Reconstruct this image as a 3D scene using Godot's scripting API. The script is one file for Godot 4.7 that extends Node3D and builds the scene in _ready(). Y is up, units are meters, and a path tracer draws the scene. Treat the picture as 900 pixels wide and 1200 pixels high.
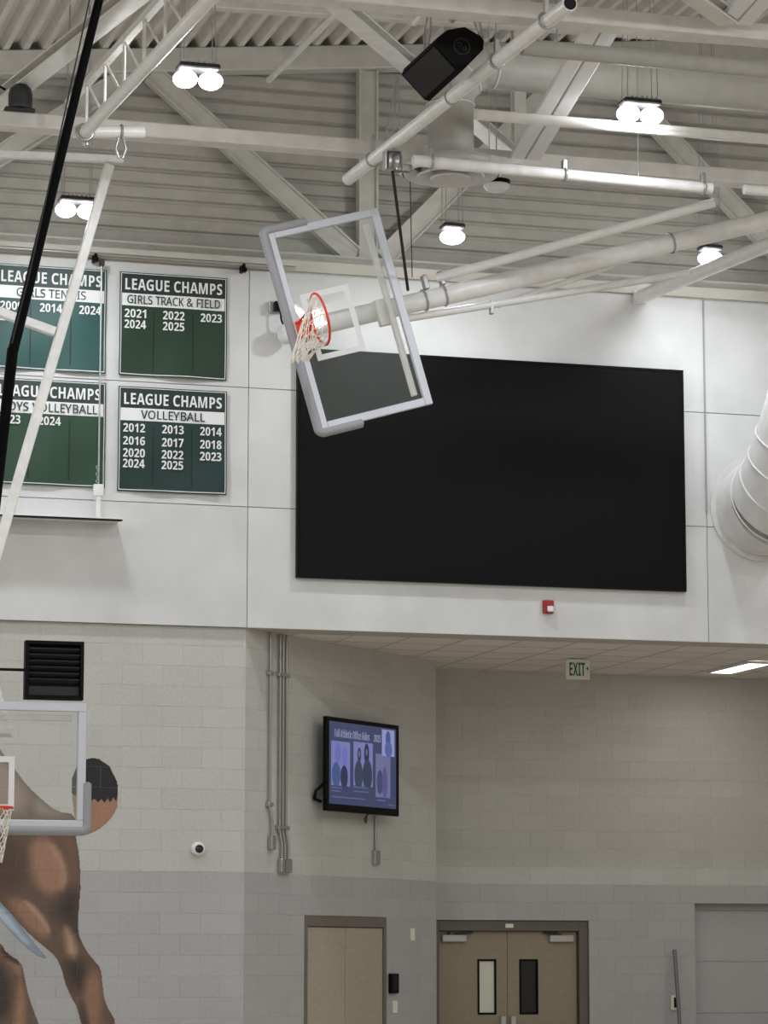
extends Node3D
# A school gymnasium end wall seen with a long lens from the far end of the court.
# World: the white panel wall lies in z = 0, x runs along it to the right, y is up from the court floor.

const FOCAL := 3500.0
const YAW := 0.2826
const PITCH := 0.15
const EYE := Vector3(-6.9648, 1.75, 28.8989)
const SOFFIT := 5.07
const COURSE := 0.2032
const BLOCK := 0.4064
const ROOF_RISE := 0.102

var M := {}
var block_cache := {}
var rng := RandomNumberGenerator.new()
var right_v: Vector3
var up_v: Vector3
var fwd_v: Vector3
var wall_a := Vector3(0.0, 0, -0.05)
var wall_b := Vector3(2.81, 0, -2.70)
var used := {}

# ------------------------------------------------------------------ pixel to place
func ray(px: float, py: float) -> Vector3:
	return fwd_v + right_v * ((px - 450.0) / FOCAL) - up_v * ((py - 600.0) / FOCAL)

func at_z(px: float, py: float, z: float) -> Vector3:
	var d := ray(px, py)
	return EYE + d * ((z - EYE.z) / d.z)

func at_y(px: float, py: float, y: float) -> Vector3:
	var d := ray(px, py)
	return EYE + d * ((y - EYE.y) / d.y)

func roof_y(x: float) -> float:
	return 11.1 + ROOF_RISE * x

# ------------------------------------------------------------------ nodes
func numbered(parent: Node, called: String) -> String:
	var key := str(parent.get_instance_id()) + called
	var n: int = used.get(key, 0)
	used[key] = n + 1
	return called if n == 0 else "%s_%03d" % [called, n]

func tag(o: Node, label: String, category := "", group := "", kind := ""):
	if label != "": o.set_meta("label", label)
	if category != "": o.set_meta("category", category)
	if group != "": o.set_meta("group", group)
	if kind != "": o.set_meta("kind", kind)
	return o

func thing(called: String, label: String, category: String, where := Vector3.ZERO, group := "", kind := ""):
	var o := Node3D.new()
	o.name = numbered(self, called)
	add_child(o, true)
	o.position = where
	return tag(o, label, category, group, kind)

func put(called: String, mesh: Mesh, mat: Material, parent: Node = null) -> MeshInstance3D:
	var p: Node = parent if parent else self
	var o := MeshInstance3D.new()
	o.mesh = mesh
	o.material_override = mat
	o.name = numbered(p, called)
	p.add_child(o, true)
	o.cast_shadow = GeometryInstance3D.SHADOW_CASTING_SETTING_ON
	return o

func obj(called: String, st: SurfaceTool, mat: Material, parent: Node = null) -> MeshInstance3D:
	return put(called, st.commit(), mat, parent)

func mb() -> SurfaceTool:
	var st := SurfaceTool.new()
	st.begin(Mesh.PRIMITIVE_TRIANGLES)
	return st

# ------------------------------------------------------------------ shapes
func tri3(st: SurfaceTool, a: Vector3, b: Vector3, c: Vector3, na: Vector3, nb: Vector3, nc: Vector3) -> void:
	var g := (c - a).cross(b - a)
	if g.dot(na + nb + nc) < 0.0:
		var t := b; b = c; c = t
		t = nb; nb = nc; nc = t
	st.set_normal(na); st.add_vertex(a)
	st.set_normal(nb); st.add_vertex(b)
	st.set_normal(nc); st.add_vertex(c)

func quad(st: SurfaceTool, a: Vector3, b: Vector3, c: Vector3, d: Vector3, n: Vector3) -> void:
	tri3(st, a, b, c, n, n, n)
	tri3(st, a, c, d, n, n, n)

func flat_quad(st: SurfaceTool, a: Vector3, b: Vector3, c: Vector3, d: Vector3, outward: Vector3) -> void:
	var n := (b - a).cross(c - a)
	if n.length() < 1e-12: n = (c - a).cross(d - a)
	n = n.normalized()
	if n.dot(outward) < 0.0: n = -n
	quad(st, a, b, c, d, n)

# a box with chamfered edges
func bbox(st: SurfaceTool, t: Transform3D, size: Vector3, bevel := 0.006) -> void:
	var h := size * 0.5
	var b: float = min(bevel, min(h.x, min(h.y, h.z)) * 0.49)
	var ax := [Vector3.RIGHT, Vector3.UP, Vector3.BACK]
	for i in 3:
		var u: Vector3 = ax[(i + 1) % 3]
		var v: Vector3 = ax[(i + 2) % 3]
		for s in [-1.0, 1.0]:
			var n: Vector3 = ax[i] * s
			var c: Vector3 = n * h[i]
			var hu: float = h[(i + 1) % 3] - b
			var hv: float = h[(i + 2) % 3] - b
			quad(st, t * (c - u * hu - v * hv), t * (c + u * hu - v * hv), t * (c + u * hu + v * hv), t * (c - u * hu + v * hv), (t.basis * n).normalized())
		# edges parallel to axis i
		for su in [-1.0, 1.0]:
			for sv in [-1.0, 1.0]:
				var hi: float = h[i] - b
				var e1: Vector3 = u * su * h[(i + 1) % 3] + v * sv * (h[(i + 2) % 3] - b)
				var e2: Vector3 = u * su * (h[(i + 1) % 3] - b) + v * sv * h[(i + 2) % 3]
				quad(st, t * (e1 - ax[i] * hi), t * (e1 + ax[i] * hi), t * (e2 + ax[i] * hi), t * (e2 - ax[i] * hi), (t.basis * (u * su + v * sv)).normalized())
	for sx in [-1.0, 1.0]:
		for sy in [-1.0, 1.0]:
			for sz in [-1.0, 1.0]:
				var s := Vector3(sx, sy, sz)
				var n2: Vector3 = (t.basis * s).normalized()
				tri3(st, t * (s * Vector3(h.x, h.y - b, h.z - b)), t * (s * Vector3(h.x - b, h.y, h.z - b)), t * (s * Vector3(h.x - b, h.y - b, h.z)), n2, n2, n2)

func box(st: SurfaceTool, lo: Vector3, hi: Vector3, bevel := 0.006) -> void:
	bbox(st, Transform3D(Basis(), (lo + hi) * 0.5), (hi - lo).abs(), bevel)

func box_mesh(size: Vector3, bevel := 0.006) -> ArrayMesh:
	var st := mb()
	bbox(st, Transform3D(), size, bevel)
	return st.commit()

# a straight bar of a given cross-section between two points
func prism(st: SurfaceTool, a: Vector3, b: Vector3, poly: PackedVector2Array, upv := Vector3.UP) -> void:
	var d := (b - a).normalized()
	var side := d.cross(upv).normalized()
	var u2 := side.cross(d)
	var n := poly.size()
	var area := 0.0
	for i in n: area += poly[i].cross(poly[(i + 1) % n])
	var sgn := 1.0 if area > 0.0 else -1.0
	for i in n:
		var p := poly[i]
		var q := poly[(i + 1) % n]
		var e := (q - p)
		var n2 := Vector2(e.y, -e.x).normalized() * sgn
		var nn := side * n2.x + u2 * n2.y
		var o1 := side * p.x + u2 * p.y
		var o2 := side * q.x + u2 * q.y
		quad(st, a + o1, a + o2, b + o2, b + o1, nn)
	var idx := Geometry2D.triangulate_polygon(poly)
	for k in range(0, idx.size(), 3):
		var v := []
		for j in 3: v.append(side * poly[idx[k + j]].x + u2 * poly[idx[k + j]].y)
		tri3(st, a + v[0], a + v[1], a + v[2], -d, -d, -d)
		tri3(st, b + v[0], b + v[1], b + v[2], d, d, d)

func rect_poly(w: float, h: float, b := 0.008) -> PackedVector2Array:
	var x := w * 0.5
	var y := h * 0.5
	return PackedVector2Array([Vector2(-x + b, -y), Vector2(x - b, -y), Vector2(x, -y + b), Vector2(x, y - b), Vector2(x - b, y), Vector2(-x + b, y), Vector2(-x, y - b), Vector2(-x, -y + b)])

# an H section: flanges at +-y, web across the middle
func h_poly(w: float, h: float, tf := 0.016, tw := 0.014) -> PackedVector2Array:
	var x := w * 0.5
	var y := h * 0.5
	var t := tw * 0.5
	return PackedVector2Array([Vector2(-x, -y), Vector2(x, -y), Vector2(x, -y + tf), Vector2(t, -y + tf), Vector2(t, y - tf), Vector2(x, y - tf), Vector2(x, y), Vector2(-x, y), Vector2(-x, y - tf), Vector2(-t, y - tf), Vector2(-t, -y + tf), Vector2(-x, -y + tf)])

# a round tube swept along a path
func tube(st: SurfaceTool, pts: Array, r, segs := 12, caps := true) -> void:
	var n := pts.size()
	var t0: Vector3 = (pts[1] - pts[0]).normalized()
	var u := t0.cross(Vector3.UP)
	if u.length() < 0.05: u = t0.cross(Vector3.RIGHT)
	u = u.normalized()
	var rings := []
	var norms := []
	for i in n:
		var t: Vector3
		if i == 0: t = t0
		elif i == n - 1: t = (pts[n - 1] - pts[n - 2]).normalized()
		else: t = ((pts[i] - pts[i - 1]).normalized() + (pts[i + 1] - pts[i]).normalized()).normalized()
		u = (u - t * u.dot(t)).normalized()
		var v := t.cross(u)
		var rr: float = r[i] if r is Array else r
		var ring := []
		var nr := []
		for k in segs:
			var a := TAU * k / segs
			var d := u * cos(a) + v * sin(a)
			ring.append(pts[i] + d * rr)
			nr.append(d)
		rings.append(ring)
		norms.append(nr)
		if caps and (i == 0 or i == n - 1):
			var cn := -t if i == 0 else t
			for k in segs:
				tri3(st, pts[i], ring[k], ring[(k + 1) % segs], cn, cn, cn)
	for i in n - 1:
		for k in segs:
			var k2 := (k + 1) % segs
			tri3(st, rings[i][k], rings[i][k2], rings[i + 1][k2], norms[i][k], norms[i][k2], norms[i + 1][k2])
			tri3(st, rings[i][k], rings[i + 1][k2], rings[i + 1][k], norms[i][k], norms[i + 1][k2], norms[i + 1][k])

func ring_tube(st: SurfaceTool, c: Vector3, ux: Vector3, uy: Vector3, R: float, r: float, segs := 36, sides := 8) -> void:
	var ax := ux.cross(uy).normalized()
	for i in segs:
		var a0 := TAU * i / segs
		var a1 := TAU * (i + 1) / segs
		var d0 := ux * cos(a0) + uy * sin(a0)
		var d1 := ux * cos(a1) + uy * sin(a1)
		for k in sides:
			var b0 := TAU * k / sides
			var b1 := TAU * (k + 1) / sides
			var n00 := d0 * cos(b0) + ax * sin(b0)
			var n01 := d0 * cos(b1) + ax * sin(b1)
			var n10 := d1 * cos(b0) + ax * sin(b0)
			var n11 := d1 * cos(b1) + ax * sin(b1)
			tri3(st, c + d0 * R + n00 * r, c + d0 * R + n01 * r, c + d1 * R + n11 * r, n00, n01, n11)
			tri3(st, c + d0 * R + n00 * r, c + d1 * R + n11 * r, c + d1 * R + n10 * r, n00, n11, n10)

# a turned shape: profile of (radius, height) about the y axis of t
func lathe(st: SurfaceTool, t: Transform3D, prof: Array, segs := 24) -> void:
	for j in prof.size() - 1:
		var p: Vector2 = prof[j]
		var q: Vector2 = prof[j + 1]
		var e := q - p
		if e.length() < 1e-6: continue
		var n2 := Vector2(e.y, -e.x).normalized()
		for k in segs:
			var a0 := TAU * k / segs
			var a1 := TAU * (k + 1) / segs
			var d0 := Vector3(cos(a0), 0, sin(a0))
			var d1 := Vector3(cos(a1), 0, sin(a1))
			var na: Vector3 = (t.basis * (d0 * n2.x + Vector3.UP * n2.y)).normalized()
			var nb: Vector3 = (t.basis * (d1 * n2.x + Vector3.UP * n2.y)).normalized()
			var a := t * (d0 * p.x + Vector3.UP * p.y)
			var b := t * (d1 * p.x + Vector3.UP * p.y)
			var c := t * (d1 * q.x + Vector3.UP * q.y)
			var d := t * (d0 * q.x + Vector3.UP * q.y)
			if p.x > 1e-5: tri3(st, a, b, c, na, nb, nb)
			if q.x > 1e-5: tri3(st, a, c, d, na, nb, na)

func dome(st: SurfaceTool, t: Transform3D, r: float, squash := 1.0, segs := 20, rows := 8) -> void:
	# half ball hanging below the origin of t
	for j in rows:
		var b0 := PI * 0.5 * j / rows
		var b1 := PI * 0.5 * (j + 1) / rows
		for k in segs:
			var a0 := TAU * k / segs
			var a1 := TAU * (k + 1) / segs
			var v := []
			for e in [[a0, b0], [a1, b0], [a1, b1], [a0, b1]]:
				v.append(Vector3(cos(e[0]) * cos(e[1]), -sin(e[1]), sin(e[0]) * cos(e[1])))
			var p := []
			var n := []
			for w in v:
				p.append(t * (w * Vector3(r, r * squash, r)))
				n.append((t.basis * w).normalized())
			tri3(st, p[0], p[1], p[2], n[0], n[1], n[2])
			if j < rows - 1: tri3(st, p[0], p[2], p[3], n[0], n[2], n[3])

# ------------------------------------------------------------------ materials
func mat(c: Color, rough := 0.6, metal := 0.0) -> StandardMaterial3D:
	var m := StandardMaterial3D.new()
	m.albedo_color = c
	m.roughness = rough
	m.metallic = metal
	return m

func noise_tex(freq: float, seed_: int, lo: float, hi: float, size := 256, octaves := 4) -> NoiseTexture2D:
	var n := FastNoiseLite.new()
	n.seed = seed_
	n.frequency = freq
	n.fractal_octaves = octaves
	var t := NoiseTexture2D.new()
	t.width = size
	t.height = size
	t.seamless = true
	t.noise = n
	var g := Gradient.new()
	g.set_color(0, Color(lo, lo, lo))
	g.set_color(1, Color(hi, hi, hi))
	t.color_ramp = g
	return t

func grainy(m: StandardMaterial3D, tex: Texture2D, scale_: float) -> StandardMaterial3D:
	m.albedo_texture = tex
	m.uv1_triplanar = true
	m.uv1_world_triplanar = true
	m.uv1_scale = Vector3.ONE * scale_
	return m

func make_materials() -> void:
	var soft := noise_tex(0.012, 3, 0.93, 1.0)
	var fine := noise_tex(0.09, 8, 0.94, 1.0)
	var steel := noise_tex(0.03, 5, 0.92, 1.0)
	M.panel = [grainy(mat(Color(0.865, 0.865, 0.86), 0.75), soft, 0.35), grainy(mat(Color(0.858, 0.858, 0.853), 0.75), soft, 0.31)]
	M.joint = mat(Color(0.76, 0.75, 0.73), 0.9)
	M.cap = grainy(mat(Color(0.82, 0.80, 0.76), 0.7), soft, 0.4)
	M.cream = []
	M.grey = []
	for k in 4:
		var d := 1.0 + (k - 1.5) * 0.008
		M.cream.append(grainy(mat(Color(0.765 * d, 0.76 * d, 0.735 * d), 0.62), fine, 0.9 + 0.1 * k))
		M.grey.append(grainy(mat(Color(0.70 * d, 0.695 * d, 0.69 * d), 0.55), fine, 0.9 + 0.1 * k))
	M.mortar_cream = mat(Color(0.70, 0.68, 0.64), 0.9)
	M.mortar_grey = mat(Color(0.62, 0.605, 0.60), 0.9)
	M.deck = [grainy(mat(Color(0.88, 0.865, 0.84), 0.55), steel, 0.5), grainy(mat(Color(0.87, 0.855, 0.83), 0.55), steel, 0.43)]
	M.siding = [grainy(mat(Color(0.715, 0.70, 0.67), 0.55), steel, 0.5), grainy(mat(Color(0.705, 0.69, 0.66), 0.55), steel, 0.43)]
	M.steel = grainy(mat(Color(0.875, 0.865, 0.845), 0.5), steel, 0.6)
	M.steel_dull = grainy(mat(Color(0.78, 0.77, 0.74), 0.5), steel, 0.55)
	M.white = grainy(mat(Color(0.94, 0.935, 0.925), 0.32), steel, 0.8)
	M.duct = grainy(mat(Color(0.685, 0.675, 0.65), 0.5), steel, 0.7)
	M.duct_white = grainy(mat(Color(0.87, 0.865, 0.86), 0.45), steel, 0.7)
	M.black = mat(Color(0.035, 0.034, 0.036), 0.45)
	M.black.metallic_specular = 0.25
	M.black_soft = mat(Color(0.05, 0.05, 0.055), 0.8)
	M.screen = mat(Color(0.035, 0.035, 0.04), 0.36)
	M.screen.metallic_specular = 0.24
	M.grille = mat(Color(0.15, 0.15, 0.155), 0.75)
	M.dark_metal = mat(Color(0.22, 0.22, 0.23), 0.45, 0.4)
	M.zinc = mat(Color(0.68, 0.68, 0.68), 0.35, 0.75)
	M.alu = mat(Color(0.80, 0.81, 0.84), 0.38, 0.25)
	M.pad = mat(Color(0.60, 0.60, 0.62), 0.5)
	M.line_white = mat(Color(0.90, 0.90, 0.90), 0.5)
	M.orange = mat(Color(0.86, 0.24, 0.08), 0.4)
	M.cord = mat(Color(0.90, 0.87, 0.82), 0.8)
	M.rope = mat(Color(0.12, 0.12, 0.12), 0.7)
	M.strap = mat(Color(0.025, 0.025, 0.028), 0.75)
	M.strap.metallic_specular = 0.2
	M.door = grainy(mat(Color(0.60, 0.545, 0.46), 0.5), fine, 0.5)
	M.door_light = grainy(mat(Color(0.69, 0.64, 0.565), 0.55), fine, 0.5)
	M.frame = mat(Color(0.43, 0.405, 0.37), 0.5)
	M.frame_dark = mat(Color(0.38, 0.355, 0.32), 0.5)
	M.hardware = mat(Color(0.72, 0.71, 0.69), 0.4, 0.4)
	M.paper = mat(Color(0.86, 0.85, 0.79), 0.8)
	M.plate = mat(Color(0.90, 0.88, 0.80), 0.5)
	M.tile = [grainy(mat(Color(0.90, 0.87, 0.83), 0.85), fine, 1.3), grainy(mat(Color(0.885, 0.855, 0.815), 0.85), fine, 1.1)]
	M.tee = mat(Color(0.72, 0.68, 0.63), 0.6)
	M.red = mat(Color(0.62, 0.10, 0.13), 0.45)
	M.clear = mat(Color(0.9, 0.9, 0.92), 0.25)
	M.floor = grainy(mat(Color(0.84, 0.80, 0.745), 0.35), noise_tex(0.02, 11, 0.85, 1.0), 0.5)
	M.room = mat(Color(0.80, 0.775, 0.735), 0.8)
	M.exit_white = mat(Color(0.88, 0.87, 0.82), 0.5)
	M.green = mat(Color(0.12, 0.42, 0.19), 0.5)
	var g := mat(Color(0.80, 0.88, 0.86, 0.038), 0.03)
	g.transparency = BaseMaterial3D.TRANSPARENCY_ALPHA
	M.glass = g
	var dg := mat(Color(0.10, 0.11, 0.12), 0.08)
	M.dark_glass = dg
	var lens := mat(Color(1, 1, 1), 0.4)
	lens.emission_enabled = true
	lens.emission = Color(1.0, 0.985, 0.96)
	lens.emission_energy_multiplier = 14.0
	M.lens = lens
	var tr := mat(Color(1, 1, 1), 0.5)
	tr.emission_enabled = true
	tr.emission = Color(1.0, 0.98, 0.97)
	tr.emission_energy_multiplier = 5.0
	M.troffer = tr

# ------------------------------------------------------------------ _ready
func _ready() -> void:
	rng.seed = 4711
	fwd_v = Vector3(sin(YAW) * cos(PITCH), sin(PITCH), -cos(YAW) * cos(PITCH))
	right_v = Vector3(cos(YAW), 0, sin(YAW))
	up_v = right_v.cross(fwd_v)
	var cam := Camera3D.new()
	cam.name = "camera"
	cam.keep_aspect = Camera3D.KEEP_HEIGHT
	cam.fov = rad_to_deg(2.0 * atan(600.0 / FOCAL))
	cam.near = 0.1
	cam.far = 120.0
	add_child(cam)
	cam.transform = Transform3D(Basis(right_v, up_v, -fwd_v), EYE)
	cam.current = true
	var we := WorldEnvironment.new()
	we.name = "environment"
	var env := Environment.new()
	env.background_mode = Environment.BG_COLOR
	env.background_color = Color(0.02, 0.02, 0.02)
	env.ambient_light_source = Environment.AMBIENT_SOURCE_DISABLED
	env.tonemap_mode = Environment.TONE_MAPPER_LINEAR
	env.tonemap_exposure = 1.0
	env.sdfgi_enabled = true
	env.ssao_enabled = true
	env.ssil_enabled = true
	we.environment = env
	add_child(we)
	make_materials()
	build_shell()
	build_block_walls()
	build_panel_wall()
	build_roof()
	build_trusses()
	build_recess()
	build_lights()
	build_pipes()
	build_duct()
	build_side_duct()
	build_big_screen()
	build_banners()
	build_mural()
	build_folded_hoop()
	build_front_hoop()
	build_speaker()
	build_television()
	build_wall_details()

const LAMP := 4.2
const LAMP_SIDE := 0.55
const LAMP_TINT := Color(0.95, 0.975, 1.0)

# ------------------------------------------------------------------ the setting
func build_shell() -> void:
	var st := mb()
	box(st, Vector3(-16.4, -0.3, -4.5), Vector3(14.4, 0, 36.4), 0.0)
	tag(obj("floor", st, M.floor), "varnished maple court floor of the gymnasium", "", "", "structure")
	st = mb()
	box(st, Vector3(-16.4, 0, -0.6), Vector3(-16.0, 12, 36.4), 0.0)
	tag(obj("wall_left", st, M.room), "long cream side wall at the left of the court", "", "", "structure")
	st = mb()
	box(st, Vector3(14.0, 0, -4.5), Vector3(14.4, 13, 36.4), 0.0)
	tag(obj("wall_right", st, M.room), "long cream side wall at the right of the court", "", "", "structure")
	st = mb()
	box(st, Vector3(-16.4, 0, 36.0), Vector3(14.4, 13, 36.4), 0.0)
	tag(obj("wall_front", st, M.room), "cream wall closing the far end behind the camera", "", "", "structure")

func block_mesh(w: float, h: float) -> ArrayMesh:
	var key := "%.3f_%.3f" % [w, h]
	if not block_cache.has(key):
		block_cache[key] = box_mesh(Vector3(w, h, 0.05), 0.0013)
	return block_cache[key]

# A wall of painted concrete blocks. a: foot of its left end, d: along it, n: out of its face.
# openings: [s0, s1, top]; blocks seen in the photograph are parts, the rest one part of stuff.
func block_wall(called: String, label: String, a: Vector3, d: Vector3, n: Vector3, length: float, shift: float, openings: Array, seen_from: float, seen_to: float):
	var root = thing(called, label, "", Vector3.ZERO, "", "structure")
	var t := Basis(d, Vector3.UP, n)
	# mortar behind the blocks, cut round the openings
	var cuts := [0.0, length]
	for o in openings:
		cuts.append(o[0]); cuts.append(o[1])
	cuts.sort()
	for band in [[0.0, COURSE * 13, M.mortar_grey], [COURSE * 13, SOFFIT - 0.002, M.mortar_cream]]:
		var sm := mb()
		for i in cuts.size() - 1:
			if cuts[i + 1] - cuts[i] < 0.001: continue
			var mid: float = (cuts[i] + cuts[i + 1]) * 0.5
			var y0: float = band[0]
			for o in openings:
				if mid > o[0] and mid < o[1]: y0 = max(y0, o[2])
			if y0 >= band[1]: continue
			bbox(sm, Transform3D(t, a + d * mid + n * -0.1025 + Vector3.UP * ((y0 + band[1]) * 0.5)), Vector3(cuts[i + 1] - cuts[i], band[1] - y0, 0.20), 0.0)
		obj("mortar", sm, band[2], root)
	var rest := mb()
	var courses := int(SOFFIT / COURSE + 0.5)
	for c in courses:
		var y := c * COURSE
		var top: float = min(y + COURSE, SOFFIT)
		var x := -BLOCK + fposmod(shift + (BLOCK * 0.5 if c % 2 == 1 else 0.0), BLOCK)
		while x < length:
			var pieces := [[max(x, 0.0), min(x + BLOCK, length)]]
			for o in openings:
				if y + 0.02 >= o[2]: continue
				var nx := []
				for p in pieces:
					if p[1] <= o[0] or p[0] >= o[1]: nx.append(p)
					else:
						if p[0] < o[0]: nx.append([p[0], o[0]])
						if p[1] > o[1]: nx.append([o[1], p[1]])
				pieces = nx
			for p in pieces:
				var w: float = p[1] - p[0]
				if w < 0.02: continue
				var s: float = (p[0] + p[1]) * 0.5
				var where := a + d * s + Vector3.UP * ((y + top) * 0.5) + n * (-0.025 + rng.randf_range(-0.0006, 0.0006))
				if y >= 1.0 and s > seen_from and s < seen_to:
					var o2 := put("block", block_mesh(w - 0.001, top - y - 0.001), (M.grey if c < 13 else M.cream)[rng.randi() % 4], root)
					o2.transform = Transform3D(t, where)
				else:
					bbox(rest, Transform3D(t, where), Vector3(w - 0.001, top - y - 0.001, 0.05), 0.0035)
			x += BLOCK
	tag(obj("blocks_beyond_the_frame", rest, M.grey[1], root), "", "", "", "stuff")
	return root

func build_block_walls() -> void:
	block_wall("wall_mural", "cream over grey painted block wall that carries the animal mural", Vector3(-16.0, 0, -0.05), Vector3.RIGHT, Vector3.BACK, 16.0, 0.12, [], 12.9, 16.0)
	var d := (wall_b - wall_a).normalized()
	var n := Vector3(-d.z, 0, d.x)
	block_wall("wall_angled", "slanting painted block wall behind the television", wall_a, d, n, (wall_b - wall_a).length(), 0.05, [[1.13, 2.77, COURSE * 11]], 0.0, 9.0)
	block_wall("wall_recess", "painted block wall at the back of the recess with the exit doors", Vector3(2.6, 0, -3.63), Vector3.RIGHT, Vector3.BACK, 6.4, 0.2, [[0.45, 2.325, COURSE * 11], [3.63, 6.0, COURSE * 12]], 0.3, 5.2)
	var st := mb()
	box(st, Vector3(2.55, 0, -3.8), Vector3(2.80, SOFFIT - 0.002, -2.72), 0.0)
	box(st, Vector3(9.0, 0, -3.9), Vector3(9.3, SOFFIT - 0.002, 0.0), 0.0)
	tag(obj("wall_return", st, M.cream[0]), "short block returns closing both ends of the recess", "", "", "structure")
	st = mb()
	box(st, Vector3(9.3, 0, -0.3), Vector3(14.0, SOFFIT - 0.002, -0.05), 0.0)
	tag(obj("wall_far_right", st, M.cream[0]), "cream block wall to the right of the recess", "", "", "structure")

func build_panel_wall() -> void:
	var root = thing("wall_back", "upper white wall of large square-jointed panels above the recess", "", Vector3.ZERO, "", "structure")
	var st := mb()
	box(st, Vector3(-16, SOFFIT + 0.005, -0.40), Vector3(14, 8.95, -0.02), 0.0)
	obj("joint_backing", st, M.joint, root)
	var W := 4.963
	for c in range(-3, 3):
		for r in 3:
			var x0: float = max(c * W, -16.0)
			var x1: float = min((c + 1) * W, 14.0)
			var y0 := SOFFIT + r * 1.2192
			var sp := mb()
			box(sp, Vector3(x0 + 0.004, y0 + (0.004 if r > 0 else 0.0), -0.03), Vector3(x1 - 0.004, y0 + 1.2192 - 0.004, 0.0), 0.003)
			obj("wall_panel", sp, M.panel[(c + r + 8) % 2], root)
	st = mb()
	box(st, Vector3(-16, 8.745, -0.24), Vector3(14, 8.86, 0.03), 0.006)
	obj("cap_beam", st, M.cap, root)

func build_roof() -> void:
	var root = thing("ceiling", "sloping ribbed metal roof deck painted off white", "", Vector3.ZERO, "", "structure")
	var slope := atan(ROOF_RISE)
	var ax := Vector3(cos(slope), sin(slope), 0)
	var upn := Vector3(-sin(slope), cos(slope), 0)
	var pitch := 0.2032
	var depth := 0.095
	# one sheet = three ribs, 0.61 m
	var st := mb()
	var prof := []
	for k in 3:
		var x := k * pitch
		prof.append_array([Vector2(x, 0), Vector2(x + 0.062, 0), Vector2(x + 0.092, depth), Vector2(x + pitch - 0.03, depth)])
	prof.append(Vector2(3 * pitch, 0))
	for i in prof.size() - 1:
		var p: Vector2 = prof[i]
		var q: Vector2 = prof[i + 1]
		var e := q - p
		var n := ax * e.y - upn * e.x
		quad(st, ax * p.x + upn * p.y + Vector3(0, 0, -0.42), ax * q.x + upn * q.y + Vector3(0, 0, -0.42), ax * q.x + upn * q.y + Vector3(0, 0, 36.0), ax * p.x + upn * p.y + Vector3(0, 0, 36.0), n.normalized())
	var sheet := st.commit()
	var s := -16.1 / cos(slope)
	var k2 := 0
	while s < 14.2 / cos(slope):
		var o := put("deck_sheet", sheet, M.deck[k2 % 2], root)
		o.position = Vector3(0, 11.1, 0) + ax * s
		s += 3 * pitch
		k2 += 1
	st = mb()
	bbox(st, Transform3D(Basis(ax, upn, Vector3.BACK), Vector3(-1, roof_y(-1), 17.7) + upn * (depth + 0.16)), Vector3(31.5, 0.3, 37.6), 0.0)
	obj("roof_slab", st, M.room, root)
	# ribbed siding above the panel wall, behind the end truss
	var side = thing("wall_siding", "ribbed metal siding above the panel wall, ribs running level", "", Vector3.ZERO, "", "structure")
	var sp := 0.158
	var y := 8.86
	var r := 0
	while y < 12.6:
		var ss := mb()
		for k in 3:
			var yy := y + k * sp
			var x0: float = max(-16.0, (yy - 11.2) / ROOF_RISE)
			if x0 > 13.0: break
			var pf := [Vector2(0, yy), Vector2(0, yy + 0.105), Vector2(-0.04, yy + 0.118), Vector2(-0.04, yy + 0.145), Vector2(0, yy + sp)]
			for i in 4:
				var p: Vector2 = pf[i]
				var q: Vector2 = pf[i + 1]
				var e := q - p
				quad(ss, Vector3(x0, p.y, -0.30 + p.x), Vector3(14, p.y, -0.30 + p.x), Vector3(14, q.y, -0.30 + q.x), Vector3(x0, q.y, -0.30 + q.x), Vector3(0, -e.x, e.y).normalized())
		var m = ss.commit()
		if m.get_surface_count() > 0: put("siding_sheet", m, M.siding[r % 2], side)
		y += 3 * sp
		r += 1
	st = mb()
	box(st, Vector3(-16, 8.86, -0.55), Vector3(14, 12.7, -0.43), 0.0)
	obj("outer_wall", st, M.frame_dark, side)

func web(st: SurfaceTool, p: Vector2, q: Vector2, z: float, w: float, dp: float) -> void:
	# an H section lying flat to the wall: web toward the camera, flanges at its edges
	var a := Vector3(p.x, p.y, z)
	var b := Vector3(q.x, q.y, z)
	prism(st, a, b, h_poly(dp, w, 0.018, 0.02), Vector3(0, 0, 1).cross((b - a).normalized()))

func twin_bars(st: SurfaceTool, p: Vector2, q: Vector2, z: float, w: float, gap: float) -> void:
	var a := Vector3(p.x, p.y, z)
	var b := Vector3(q.x, q.y, z)
	var side := (b - a).normalized().cross(Vector3.BACK).normalized()
	for s in [-1.0, 1.0]:
		var o: Vector3 = side * s * (w + gap) * 0.5
		prism(st, a + o, b + o, rect_poly(0.07, w, 0.006), side)

func xy(v: Vector3) -> Vector2:
	return Vector2(v.x, v.y)

func chord(root: Node, called: String, p: Vector3, q: Vector3, w: float, h: float, m: Material) -> void:
	var st := mb()
	prism(st, p, q, rect_poly(w, h, 0.012))
	obj(called, st, m, root)

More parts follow.
